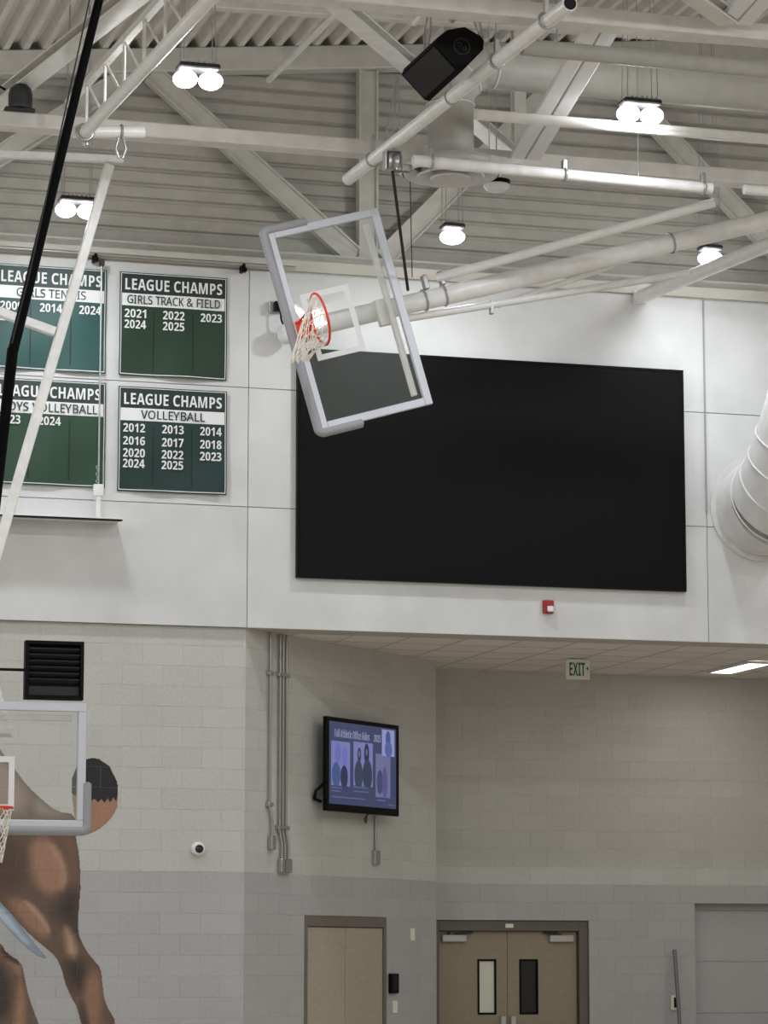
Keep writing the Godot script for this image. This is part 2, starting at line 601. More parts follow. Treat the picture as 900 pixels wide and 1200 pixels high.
func build_trusses() -> void:
	# end truss in the wall plane
	var z := -0.12
	var root = thing("roof_truss", "off white steel truss standing against the ribbed siding above the panel wall", "truss", Vector3(1.28, 8.86, z))
	var off := -Vector3(1.28, 8.86, z)
	var st := mb()
	prism(st, Vector3(-16, roof_y(-16) - 0.13, z) + off, Vector3(14, roof_y(14) - 0.13, z) + off, rect_poly(0.2, 0.25, 0.01))
	obj("top_chord", st, M.steel_dull, root)
	st = mb()
	prism(st, Vector3(-16, 8.90, z) + off, Vector3(14, 8.90, z) + off, rect_poly(0.2, 0.08, 0.01))
	obj("bottom_chord", st, M.steel_dull, root)
	var o2 := xy(off)
	for px in [-6.0, -3.8, 1.28, 6.4, 8.6]:
		st = mb()
		web(st, Vector2(px, 8.94) + o2, Vector2(px, roof_y(px) - 0.26) + o2, 0.0, 0.205, 0.13)
		obj("post", st, M.steel_dull, root)
	for e in [[Vector2(1.14, 8.96), Vector2(-1.02, 10.74)], [Vector2(1.45, 8.97), Vector2(3.55, 11.2)], [Vector2(-3.65, 8.96), Vector2(-1.25, 10.70)], [Vector2(6.25, 8.97), Vector2(3.90, 11.2)], [Vector2(6.55, 8.97), Vector2(8.5, 11.6)]]:
		st = mb()
		web(st, e[0] + o2, e[1] + o2, 0.02, 0.21, 0.10)
		obj("diagonal", st, M.steel_dull, root)
	# roof beams farther into the hall
	for k in 2:
		z = [4.0, 8.05][k]
		root = thing("roof_beam", ["off white roof beam in front of the ribbed siding, carrying the winch motor", "off white roof beam crossing over the twin lamp beside the black pipe end"][k], "beam", Vector3(0, 8.87, z))
		chord(root, "beam", Vector3(-16, 0.065, 0), Vector3(14, 0.065, 0), 0.22, 0.13, M.steel)
	# flat braces lying between the beams
	for e in [[610, 189, 389, -1, "single off white roof brace running up past the loudspeaker", 0.17], [-22, 136, 118, 26, "broad off white roof brace behind the winch motor", 0.19], [853, 22, 822, 0, "off white roof brace over the sprinkler main, left arm of a V", 0.16]]:
		var lev := 8.95
		if e[0] < 0: lev = 9.3
		elif e[0] < 800: lev = at_z(606, 187, 1.62).y
		var p := at_y(e[0], e[1], lev)
		var q := at_y(e[2], e[3], lev)
		var dd := (q - p).normalized()
		var far: float = (7.94 - p.z) / dd.z if e[0] < 800 else 4.6
		st = mb()
		prism(st, p, p + dd * far, h_poly(e[5], 0.10, 0.014, 0.012))
		tag(obj("roof_brace", st, M.steel), e[4], "brace")
	for e in [[613, 188, 713, 20, "pair of flat bright bars bracing the two roof beams", 0.0], [861, 25, 884, 0, "pair of flat bars bracing the roof over the sprinkler main, right arm of a V", 4.6]]:
		var p := at_y(e[0], e[1], 8.95)
		var q := at_y(e[2], e[3], 8.95)
		var dd := (q - p).normalized()
		var far: float = (7.94 - p.z) / dd.z if e[5] == 0.0 else e[5]
		root = thing("twin_brace", e[4], "brace", p)
		for sd in [-1.0, 1.0]:
			st = mb()
			var o: Vector3 = dd.cross(Vector3.UP).normalized() * sd * 0.074
			prism(st, o, o + dd * far, rect_poly(0.13, 0.05, 0.006))
			obj("bar", st, M.line_white, root)
	var hp := at_z(608, 200, 1.5)
	st = mb()
	prism(st, Vector3(hp.x, hp.y, 1.5), Vector3(hp.x, roof_y(hp.x), 1.5), h_poly(0.12, 0.13, 0.016, 0.014), Vector3.BACK)
	tag(obj("hanger_post", st, M.steel), "off white steel hanger post dropping from the roof behind the duct elbow", "post")
	# level tie beam under the deck
	st = mb()
	prism(st, Vector3(-0.9, 10.95, 1.62), Vector3(9.0, 11.2, 1.62), rect_poly(0.14, 0.10, 0.01))
	tag(obj("tie_beam", st, M.steel), "slim tie beam just under the roof deck, above the loudspeaker", "beam")

func build_recess() -> void:
	var root = thing("ceiling_recess", "cream lay-in tile soffit over the recess with the exit doors", "", Vector3.ZERO, "", "structure")
	var st := mb()
	box(st, Vector3(-0.3, SOFFIT + 0.03, -4.0), Vector3(9.3, SOFFIT + 0.25, -0.41), 0.0)
	obj("soffit_backing", st, M.tee, root)
	st = mb()
	box(st, Vector3(0.0, SOFFIT, -0.40), Vector3(9.3, SOFFIT + 0.004, -0.0305), 0.0)
	obj("edge_trim", st, M.tee, root)
	for i in 15:
		for j in 6:
			var x0 := i * 0.6096
			var z1 := -0.40 - j * 0.6096
			var z0: float = max(z1 - 0.6096, -3.85)
			# the troffer takes the place of part of two tiles
			var sp := mb()
			var x1: float = x0 + 0.6096
			box(sp, Vector3(x0 + 0.008, SOFFIT + 0.001, z0 + 0.008), Vector3(x1 - 0.008, SOFFIT + 0.02, z1 - 0.008), 0.004)
			obj("ceiling_tile", sp, M.tile[(i * 7 + j * 3) % 2], root)
	var grid := mb()
	for i in 16:
		box(grid, Vector3(i * 0.6096 - 0.01, SOFFIT - 0.001, -3.85), Vector3(i * 0.6096 + 0.01, SOFFIT + 0.03, -0.40), 0.0)
	for j in 7:
		var zz: float = max(-0.40 - j * 0.6096, -3.85)
		box(grid, Vector3(0, SOFFIT - 0.001, zz - 0.01), Vector3(9.1, SOFFIT + 0.03, zz + 0.01), 0.0)
	obj("tile_grid", grid, M.tee, root)
	# strip light in the soffit
	var a := at_y(834.7, 786.7, SOFFIT - 0.01)
	var b := at_y(872, 775, SOFFIT - 0.01)
	var lx := 0.29
	var zc := (a.z + b.z) * 0.5
	var xc := (a.x + b.x) * 0.5 + lx * 0.5
	var tl = thing("strip_light", "long glowing strip light set in the recess soffit", "light", Vector3(xc, SOFFIT - 0.03, zc))
	st = mb()
	var ll := absf(a.z - b.z)
	for s in [-1.0, 1.0]:
		box(st, Vector3(s * lx * 0.5 - 0.012, -0.004, -ll * 0.5 - 0.012), Vector3(s * lx * 0.5 + 0.012, 0.028, ll * 0.5 + 0.012), 0.002)
		box(st, Vector3(-lx * 0.5, -0.004, s * ll * 0.5 - 0.012), Vector3(lx * 0.5, 0.028, s * ll * 0.5 + 0.012), 0.002)
	obj("light_frame", st, M.line_white, tl)
	st = mb()
	box(st, Vector3(-lx * 0.5, 0.002, -ll * 0.5), Vector3(lx * 0.5, 0.02, ll * 0.5), 0.002)
	obj("diffuser", st, M.troffer, tl)
	var al := AreaLight3D.new()
	al.name = "strip_light_glow"
	al.area_size = Vector2(lx, ll)
	al.light_energy = 0.65
	al.light_color = Color(1.0, 0.98, 0.97)
	al.shadow_enabled = true
	al.area_range = 40.0
	tl.add_child(al)
	al.transform = Transform3D(Basis(Vector3.RIGHT, -PI / 2), Vector3(0, -0.012, 0))
	# exit sign
	var e := at_y(676.5, 771.5, SOFFIT)
	var ex = thing("exit_sign", "white EXIT sign with green letters hanging from the recess soffit", "sign", Vector3(e.x, SOFFIT, e.z))
	st = mb()
	box(st, Vector3(-0.14, -0.232, -0.025), Vector3(0.14, -0.012, 0.025), 0.008)
	obj("sign_body", st, M.exit_white, ex)
	st = mb()
	box(st, Vector3(-0.07, -0.014, -0.03), Vector3(0.07, -0.002, 0.03), 0.003)
	obj("canopy", st, M.tee, ex)
	lettering(ex, "EXIT", Vector3(-0.012, -0.122, 0.027), 0.18, 0.145, M.green, Basis(), 0.004)
	st = mb()
	prism(st, Vector3(0.105, -0.112, 0.0255), Vector3(0.105, -0.112, 0.0295), PackedVector2Array([Vector2(-0.012, -0.022), Vector2(0.014, 0), Vector2(-0.012, 0.022)]))
	obj("arrow", st, M.green, ex)

# ------------------------------------------------------------------ lettering
var fonts := {}
func font(weight: int) -> Font:
	if not fonts.has(weight):
		var f := SystemFont.new()
		f.font_names = PackedStringArray(["Droid Sans"])
		f.font_weight = 700 if weight >= 700 else 400
		var v := FontVariation.new()
		v.base_font = f
		v.variation_embolden = 0.0 if weight >= 700 else 0.28
		fonts[weight] = v
	return fonts[weight]

func lettering(parent: Node, text: String, centre: Vector3, w: float, h: float, m: Material, basis := Basis(), depth := 0.003, weight := 700, called := "lettering") -> MeshInstance3D:
	var key := text + str(weight)
	var tm: TextMesh
	if fonts.has(key): tm = fonts[key]
	else:
		tm = TextMesh.new()
		tm.font = font(weight)
		tm.font_size = 48
		tm.pixel_size = 0.01
		tm.depth = 0.02
		tm.curve_step = 1.5
		tm.text = text
		fonts[key] = tm
	var o := put(called, tm, m, parent)
	var bb := tm.get_aabb()
	var sc := Vector3(w / bb.size.x, h / bb.size.y, depth / max(bb.size.z, 0.001))
	o.transform = Transform3D(basis * Basis.from_scale(sc), centre - basis * (bb.get_center() * sc))
	return o

# ------------------------------------------------------------------ lamps
func high_bay(where: Vector3, lenses: int, label: String, group: String, lit: float):
	var f = thing("high_bay_light", label, "light", where, group)
	var st := mb()
	var wx := 0.17 if lenses == 2 else 0.11
	box(st, Vector3(-wx, 0.03, -0.09), Vector3(wx, 0.075, 0.09), 0.012)
	obj("housing", st, M.dark_metal, f)
	st = mb()
	for k in 7:
		var x := -wx + 0.04 + k * (2 * wx - 0.08) / 6.0
		box(st, Vector3(x - 0.006, 0.075, -0.08), Vector3(x + 0.006, 0.10, 0.08), 0.002)
	obj("cooling_fins", st, M.alu, f)
	for s in ([-1.0, 1.0] if lenses == 2 else [0.0]):
		st = mb()
		var r := 0.1 if lenses == 2 else 0.125
		var c := Vector3(s * 0.106, -0.05, 0)
		# flattened glowing globe
		var prof := []
		for k in 13:
			var t := -PI * 0.5 + PI * k / 12.0
			prof.append(Vector2(max(cos(t) * r, 0.0), sin(t) * r * (0.72 if lenses == 2 else 0.58)))
		lathe(st, Transform3D(Basis(), c), prof, 22)
		obj("lens", st, M.lens, f)
	var l := AreaLight3D.new()
	l.name = "lens_glow"
	l.area_size = Vector2(0.44, 0.2) if lenses == 2 else Vector2(0.24, 0.24)
	l.light_energy = lit
	l.light_color = LAMP_TINT
	l.shadow_enabled = true
	l.area_range = 60.0
	l.area_attenuation = 2.0
	f.add_child(l, true)
	var om := OmniLight3D.new()
	om.name = "globe_glow"
	om.light_energy = LAMP_SIDE
	om.light_color = LAMP_TINT
	om.light_size = 0.08
	om.shadow_enabled = true
	om.omni_range = 60.0
	om.omni_attenuation = 2.0
	f.add_child(om, true)
	om.position = Vector3(-0.106 if lenses == 2 else 0.0, -0.05, 0)
	l.transform = Transform3D(Basis(Vector3.RIGHT, -PI / 2), Vector3(0, -0.135, 0))
	st = mb()
	for sx in [-1.0, 1.0]:
		for sz in [-1.0, 1.0]:
			var top: float = roof_y(where.x) - where.y
			tube(st, [Vector3(sx * wx * 0.8, 0.075, sz * 0.07), Vector3(sx * wx * 0.55, top, sz * 0.02)], 0.004, 5, false)
	obj("hanger_wire", st, M.zinc, f)
	return f

func build_lights() -> void:
	for e in [[90, 241, 2, "twin glowing lamp under the ribbed siding, beside the slanting white hoop tube"], [530, 272, 1, "single glowing lamp under the ribbed siding, below the round air diffuser"], [832, 297, 1, "single glowing lamp behind the hoop mast, above the white wall strut"], [232, 87, 2, "twin glowing lamp hanging beside the pipe truss"], [750, 128, 2, "twin glowing lamp hanging under the long round duct"]]:
		high_bay(at_y(e[0], e[1], 8.9), e[2], e[3], "", LAMP)
	var z := 1.32
	for x in [-5.7, -9.4, -13.0, 8.2, 11.9]:
		high_bay(Vector3(x, 8.93, z), 2, "twin high bay lamp of the hall lighting rows outside the view", "high bay lamps outside the view", LAMP)
	z = 5.85
	for x in [-5.6, -9.4, -13.0, 5.6, 9.3]:
		high_bay(Vector3(x, 8.93, z + (0.35 if x > 0 else 0.0)), 2, "twin high bay lamp of the hall lighting rows outside the view", "high bay lamps outside the view", LAMP)
	for row in 6:
		z = 10.5 + row * 4.55
		for x in [-13.6, -8.6, -2.5, 1.27, 5.0, 10.2]:
			high_bay(Vector3(x, 8.93, z), 2, "twin high bay lamp of the hall lighting rows outside the view", "high bay lamps outside the view", LAMP)

# ------------------------------------------------------------------ pipes under the roof
func build_pipes() -> void:
	# pipe truss square to the wall, at the left
	var a := at_y(97, 158, 8.7)
	var dirz := (at_y(245, 0, 8.7) - a).normalized()
	var root = thing("pipe_truss", "white open-web pipe truss running out from the wall, ending over the slanting hoop tube", "truss", a)
	var st := mb()
	tube(st, [Vector3.ZERO, dirz * 7.0], 0.055, 14)
	obj("bottom_pipe", st, M.white, root)
	var top := Vector3(0, 0.42, 0) + dirz * 0.15
	st = mb()
	prism(st, top - dirz * 0.7, top + dirz * 3.0, rect_poly(0.07, 0.06, 0.006))
	obj("top_chord", st, M.steel, root)
	for k in 5:
		st = mb()
		var f := dirz * (0.12 + k * 0.62)
		tube(st, [f + Vector3(0, 0.04, 0), f + Vector3(0, 0.40, 0)], 0.014, 7, false)
		obj("web_rod", st, M.white, root)
		st = mb()
		tube(st, [f + dirz * 0.03 + Vector3(0, 0.40, 0), f + dirz * 0.5 + Vector3(0, 0.04, 0)], 0.012, 7, false)
		obj("web_rod", st, M.white, root)
	# the clamp work at its end
	st = mb()
	tube(st, [dirz * 0.02 + Vector3(0, 0.09, 0), dirz * 0.02 + Vector3(0.03, -0.10, 0)], 0.03, 10)
	ring_tube(st, dirz * 0.08, Vector3.UP, Vector3.RIGHT, 0.065, 0.018, 20, 6)
	obj("clamp", st, M.zinc, root)
	# short stub pipe across its end, with a shackle
	var zs := a.z - 0.056
	var s0 := at_z(84, 154, zs) - a
	var s1 := at_z(169, 155, zs) - a
	st = mb()
	tube(st, [s0, s1], 0.052, 14)
	obj("stub_pipe", st, M.white, root)
	st = mb()
	var k0: Vector3 = s0.lerp(s1, 0.68)
	ring_tube(st, k0, Vector3.UP, Vector3.BACK, 0.058, 0.012, 18, 6)
	tube(st, [k0 + Vector3(-0.02, -0.05, 0), k0 + Vector3(-0.045, -0.15, 0), k0 + Vector3(-0.015, -0.23, 0)], 0.014, 7)
	tube(st, [k0 + Vector3(0.02, -0.05, 0), k0 + Vector3(0.045, -0.15, 0), k0 + Vector3(0.015, -0.23, 0)], 0.014, 7)
	obj("shackle", st, M.zinc, root)
	# header pipe square to the wall, over the folded hoop
	a = at_y(408, 210, 8.7)
	var b := at_y(668, 4, 8.7)
	root = thing("header_pipe", "white pipe running out from the wall with a black disc for its dark hollow end, beside the loudspeaker", "pipe", a)
	st = mb()
	tube(st, [Vector3.ZERO, b - a], 0.056, 16)
	obj("pipe", st, M.white, root)
	st = mb()
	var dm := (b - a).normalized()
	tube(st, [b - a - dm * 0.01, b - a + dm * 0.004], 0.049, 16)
	obj("dark_end_disc", st, M.black, root)  # black disc paints the shade inside the hollow pipe; the tube is capped
	for px in [[437, 187], [530, 114], [582, 71], [640, 24]]:
		var c := at_y(px[0], px[1], 8.7) - a
		st = mb()
		ring_tube(st, c, dm.cross(Vector3.UP).normalized(), Vector3.UP, 0.06, 0.012, 18, 6)
		box(st, c + Vector3(-0.018, 0.05, -0.02), c + Vector3(0.018, 0.22, 0.02), 0.004)
		obj("pipe_clamp", st, M.zinc, root)
	st = mb()
	var sl := at_y(460, 168, 8.7) - a
	for s in [-0.05, 0.0, 0.05]:
		tube(st, [sl + Vector3(s * 1.2, 0.05, -0.0), sl + Vector3(0.06 + s * 0.2, 0.62, -0.04)], 0.008, 6, false)
	obj("sling", st, M.zinc, root)
	# winch drum on it with the hoist rope of the folded hoop
	var w := at_y(460, 168, 8.7) + Vector3(0, -0.165, 0)
	root = thing("hoist_pulley", "small zinc hoist pulley clamped to the header pipe over the folded hoop", "pulley", w)
	st = mb()
	lathe(st, Transform3D(Basis(Vector3.FORWARD, PI / 2), Vector3(0, -0.0, 0.0)), [Vector2(0, -0.05), Vector2(0.07, -0.05), Vector2(0.085, -0.035), Vector2(0.06, 0), Vector2(0.085, 0.035), Vector2(0.07, 0.05), Vector2(0, 0.05)], 20)
	obj("sheave", st, M.zinc, root)
	st = mb()
	box(st, Vector3(-0.075, -0.08, -0.05), Vector3(-0.06, 0.09, 0.05), 0.004)
	box(st, Vector3(0.06, -0.08, -0.05), Vector3(0.075, 0.09, 0.05), 0.004)
	box(st, Vector3(-0.075, 0.085, -0.05), Vector3(0.075, 0.097, 0.05), 0.003)
	box(st, Vector3(0.02, -0.08, -0.03), Vector3(0.16, -0.02, 0.05), 0.006)
	obj("bracket", st, M.zinc, root)
	st = mb()
	tube(st, [w + Vector3(0.0, -0.085, 0.0), at_z(478, 340, 3.86)], 0.014, 8)
	tag(obj("hoist_rope", st, M.rope), "taut black hoist rope from the pulley down to the folded hoop mast", "rope")
	st = mb()
	tube(st, [at_z(480, 185, 3.9), at_z(483, 325, 3.86)], 0.005, 6)
	tag(obj("hoist_wire", st, M.dark_metal), "thin hoist wire hanging behind the black hoist rope", "wire")
	# level header pipe before the truss
	a = at_z(484, 188, 5.2)
	b = at_z(834, 221, 5.2)
	root = thing("crossing_pipe", "white level pipe passing under the round air diffuser to clamps at the hoop brace", "pipe", a)
	st = mb()
	tube(st, [Vector3.ZERO, Vector3(b.x - a.x, b.y - a.y, 0)], 0.05, 14)
	obj("pipe", st, M.white, root)
	for s in [0.06, 0.5, 0.97]:
		st = mb()
		var c2: Vector3 = (b - a) * s
		ring_tube(st, c2, Vector3.UP, Vector3.BACK, 0.056, 0.012, 18, 6)
		box(st, c2 + Vector3(-0.02, 0.04, -0.03), c2 + Vector3(0.02, 0.13, 0.03), 0.004)
		obj("pipe_clamp", st, M.zinc, root)
	for s in [0.25, 0.75]:
		st = mb()
		var h0: Vector3 = (b - a) * s
		tube(st, [h0 + Vector3(0, 0.05, 0), Vector3(h0.x, roof_y(a.x + h0.x) - a.y, 0)], 0.005, 6)
		obj("hanger_rod", st, M.zinc, root)
	a = at_z(872, 222, 5.2)
	st = mb()
	tube(st, [a, Vector3(14.0, a.y, a.z)], 0.045, 14)
	tag(obj("crossing_pipe", st, M.white), "white level pipe starting right of the hoop brace clamps", "pipe")
	st = mb()
	tube(st, [at_y(315, 94, 10.35), at_y(396, 14, 10.35), at_y(396, 14, 10.35) * 2.0 - at_y(315, 94, 10.35)], 0.032, 10)
	tag(obj("branch_pipe", st, M.steel), "thin off white branch pipe under the roof deck beside the end truss post", "pipe")
	# upper pipe lit by the lamp
	a = at_y(557, 134, 8.78)
	b = at_y(960, 168, 8.78)
	st = mb()
	tube(st, [a, b + (b - a) * 0.9], 0.047, 14)
	tag(obj("lamp_pipe", st, M.white), "white level pipe just beneath the twin lamp under the long duct", "pipe")
	# dull sprinkler main before the duct
	a = at_y(612, 55, 8.74)
	b = at_y(900, 82, 8.74)
	st = mb()
	tube(st, [a, b + (b - a) * 1.9], 0.066, 16)
	tag(obj("sprinkler_main", st, M.duct), "cream main pipe running along the front of the long round duct", "pipe")
	# wall strut
	a = at_z(749, 349, 0.0)
	b = at_z(905, 285, 2.7)
	root = thing("wall_strut", "white round strut from the top of the panel wall up toward the hoop truss", "strut", a)
	st = mb()
	tube(st, [Vector3(0, 0, 0.05), b - a + (b - a) * 0.35], 0.072, 16)
	obj("strut_tube", st, M.white, root)
	st = mb()
	box(st, Vector3(-0.07, -0.07, 0.001), Vector3(0.07, 0.07, 0.05), 0.006)
	obj("anchor_plate", st, M.white, root)
	# winch motor on the truss chord
	var mw := at_z(22, 142, 4.05)
	root = thing("winch_motor", "dark winch motor standing on the truss chord", "motor", Vector3(mw.x, 9.0, 4.05))
	st = mb()
	lathe(st, Transform3D(Basis(), Vector3(0.01, 0.036, 0)), [Vector2(0, 0), Vector2(0.10, 0.0), Vector2(0.105, 0.03), Vector2(0.105, 0.13), Vector2(0.092, 0.18), Vector2(0.055, 0.215), Vector2(0, 0.225)], 22)
	obj("housing", st, M.dark_metal, root)
	st = mb()
	box(st, Vector3(-0.13, 0.0, -0.08), Vector3(0.13, 0.035, 0.08), 0.006)
	obj("base_plate", st, M.dark_metal, root)
	st = mb()
	box(st, Vector3(-0.03, 0.24, -0.04), Vector3(0.04, 0.30, 0.04), 0.01)
	obj("terminal_box", st, M.zinc, root)
	st = mb()
	tube(st, [Vector3(-0.12, 0.20, 0), Vector3(-0.2, 0.24, 0), Vector3(-0.235, 0.16, 0), Vector3(-0.26, 0.03, 0)], 0.012, 7)
	obj("cable", st, M.black, root)
	# round sensor
	var sp := at_y(582, 216, 8.93)
	root = thing("ceiling_sensor", "small round sensor with a black rim and white face below the ribbed siding", "sensor", sp)
	st = mb()
	lathe(st, Transform3D(), [Vector2(0, -0.07), Vector2(0.09, -0.06), Vector2(0.125, -0.02), Vector2(0.125, -0.005)], 24)
	obj("face", st, M.line_white, root)
	st = mb()
	lathe(st, Transform3D(), [Vector2(0.127, -0.005), Vector2(0.127, 0.035), Vector2(0.06, 0.05), Vector2(0, 0.05)], 24)
	obj("rim", st, M.black, root)
	st = mb()
	tube(st, [Vector3(0, 0.05, 0), Vector3(0, roof_y(sp.x) - sp.y, 0)], 0.006, 6)
	obj("stem", st, M.zinc, root)

func build_duct() -> void:
	# long duct, elbow and drop with the round diffuser, above the braces and in front of the beam
	var zc := 4.60
	var r := 0.21
	var yc := at_z(760, 119, zc).y + r
	var dx := at_z(528, 140, zc).x
	var base := at_z(530, 203, zc).y
	var root = thing("round_duct", "long cream round air duct under the roof, turning down to a round diffuser", "duct", Vector3(dx, base, zc))
	var cy := yc - base
	var st := mb()
	var pts := []
	for k in 9:
		var t := PI * 0.5 * k / 8.0
		pts.append(Vector3(0.40 - 0.40 * cos(t), cy - 0.40 + 0.40 * sin(t), 0))
	tube(st, pts, 0.206, 28, false)
	obj("elbow", st, M.duct, root)
	st = mb()
	tube(st, [Vector3(0.40, cy, 0), Vector3(11, cy, 0)], r, 28)
	obj("run", st, M.duct, root)
	var yb := 0.15
	st = mb()
	tube(st, [Vector3(0, cy - 0.40, 0), Vector3(0, yb, 0)], 0.205, 28, false)
	obj("drop", st, M.duct, root)
	st = mb()
	lathe(st, Transform3D(Basis(), Vector3(0, yb, 0)), [Vector2(0.205, 0.0), Vector2(0.25, -0.015), Vector2(0.43, -0.07), Vector2(0.47, -0.10), Vector2(0.47, -0.13), Vector2(0.43, -0.16)], 40)
	obj("diffuser_cone", st, M.duct_white, root)
	for k in 3:
		st = mb()
		var ro: float = [0.415, 0.30, 0.18][k]
		lathe(st, Transform3D(Basis(), Vector3(0, yb, 0)), [Vector2(ro - 0.08, -0.08), Vector2(ro, -0.16 - k * 0.018), Vector2(ro - 0.008, -0.175 - k * 0.018), Vector2(ro - 0.09, -0.095)], 36)
		obj("diffuser_ring", st, M.duct_white, root)
	for k in 3:
		st = mb()
		var q: Vector3 = pts[[0, 4, 8][k]]
		var tn: Vector3 = [Vector3.UP, Vector3(1, 1, 0).normalized(), Vector3.RIGHT][k]
		ring_tube(st, q, Vector3.BACK, tn.cross(Vector3.BACK).normalized(), 0.21, 0.009, 30, 6)
		obj("seam_ring", st, M.duct_white, root)
	for x in [1.6, 3.1, 4.6, 6.1]:
		st = mb()
		ring_tube(st, Vector3(x, cy, 0), Vector3.BACK, Vector3.UP, r, 0.007, 30, 6)
		obj("seam_ring", st, M.duct, root)
	for x in [1.0, 4.2, 7.4]:
		st = mb()
		tube(st, [Vector3(x, cy + r, 0), Vector3(x, roof_y(dx + x) - base, 0)], 0.008, 6)
		obj("hanger_rod", st, M.zinc, root)

func build_side_duct() -> void:
	var c := at_z(890, 596, 0.0)
	var root = thing("wall_duct", "white round duct bending up out of the panel wall beside the big screen", "duct", c)
	var st := mb()
	var r := 0.51
	var pts := [Vector3(0, 0, 0.0), Vector3(0, 0, 0.18), Vector3(0.01, 0.03, 0.40), Vector3(0.03, 0.14, 0.62), Vector3(0.05, 0.32, 0.82), Vector3(0.07, 0.54, 1.0), Vector3(0.1, 1.1, 1.42), Vector3(0.16, 2.2, 2.25)]
	tube(st, pts.slice(0, 3), r, 36)
	obj("collar", st, M.duct_white, root)
	st = mb()
	tube(st, pts.slice(2, 6), r * 0.99, 36, false)
	obj("elbow", st, M.duct_white, root)
	st = mb()
	tube(st, pts.slice(5, 8), r * 0.985, 36)
	obj("riser", st, M.duct_white, root)
	st = mb()
	lathe(st, Transform3D(Basis(Vector3.RIGHT, PI / 2), Vector3.ZERO), [Vector2(r, 0.0), Vector2(r + 0.055, 0.0), Vector2(r + 0.055, 0.025), Vector2(r, 0.03)], 40)
	obj("flange", st, M.duct_white, root)
	for k in [2, 3, 4, 5]:
		st = mb()
		var t: Vector3 = (pts[k + 1] - pts[k - 1]).normalized()
		var u := t.cross(Vector3.RIGHT).normalized()
		ring_tube(st, pts[k], u, t.cross(u).normalized(), r, 0.009, 40, 6)
		obj("seam_ring", st, M.duct_white, root)

# ------------------------------------------------------------------ on the panel wall
func build_big_screen() -> void:
	var bl := at_z(347.8, 676.3, 0.065)
	var br := at_z(805, 693.3, 0.065)
	var tr := at_z(802, 433.8, 0.065)
	var w := br.x - bl.x
	var h := tr.y - (bl.y + br.y) * 0.5
	var root = thing("video_screen", "huge switched-off black screen hung on the white panel wall", "screen", Vector3((bl.x + br.x) * 0.5, (bl.y + br.y) * 0.5, 0.0))
	var st := mb()
	var b := 0.03
	box(st, Vector3(-w * 0.5, 0, 0.001), Vector3(w * 0.5, b, 0.065), 0.004)
	box(st, Vector3(-w * 0.5, h - b, 0.001), Vector3(w * 0.5, h, 0.065), 0.004)
	box(st, Vector3(-w * 0.5, b, 0.001), Vector3(-w * 0.5 + b, h - b, 0.065), 0.004)
	box(st, Vector3(w * 0.5 - b, b, 0.001), Vector3(w * 0.5, h - b, 0.065), 0.004)
	obj("frame", st, M.black, root)
	st = mb()
	box(st, Vector3(-w * 0.5 + b, b, 0.001), Vector3(w * 0.5 - b, h - b, 0.058), 0.002)
	obj("screen_face", st, M.screen, root)

func banner_wave(x: float, y: float, s: float) -> float:
	var down: float = clamp(-y / 1.06, 0.0, 1.0)
	return (0.002 + 0.009 * down) * sin(x * 9.0 + s) + 0.009 * down * sin(x * 5.0 - y * 7.0 + s * 2.0)

func cloth_patch(x0: float, x1: float, y0: float, y1: float, off: float, s: float) -> SurfaceTool:
	var st := mb()
	var nx := int(max(1.0, (x1 - x0) / 0.05))
	var ny := int(max(1.0, (y1 - y0) / 0.05))
	for i in nx:
		for j in ny:
			var v := []
			var n := []
			for e in [[0, 0], [1, 0], [1, 1], [0, 1]]:
				var x := lerpf(x0, x1, float(i + e[0]) / nx)
				var y := lerpf(y0, y1, float(j + e[1]) / ny)
				v.append(Vector3(x, y, banner_wave(x, y, s) + off))
				var gx := (banner_wave(x + 0.01, y, s) - banner_wave(x - 0.01, y, s)) / 0.02
				var gy := (banner_wave(x, y + 0.01, s) - banner_wave(x, y - 0.01, s)) / 0.02
				n.append(Vector3(-gx, -gy, 1).normalized())
			tri3(st, v[0], v[1], v[2], n[0], n[1], n[2])
			tri3(st, v[0], v[2], v[3], n[0], n[2], n[3])
	return st

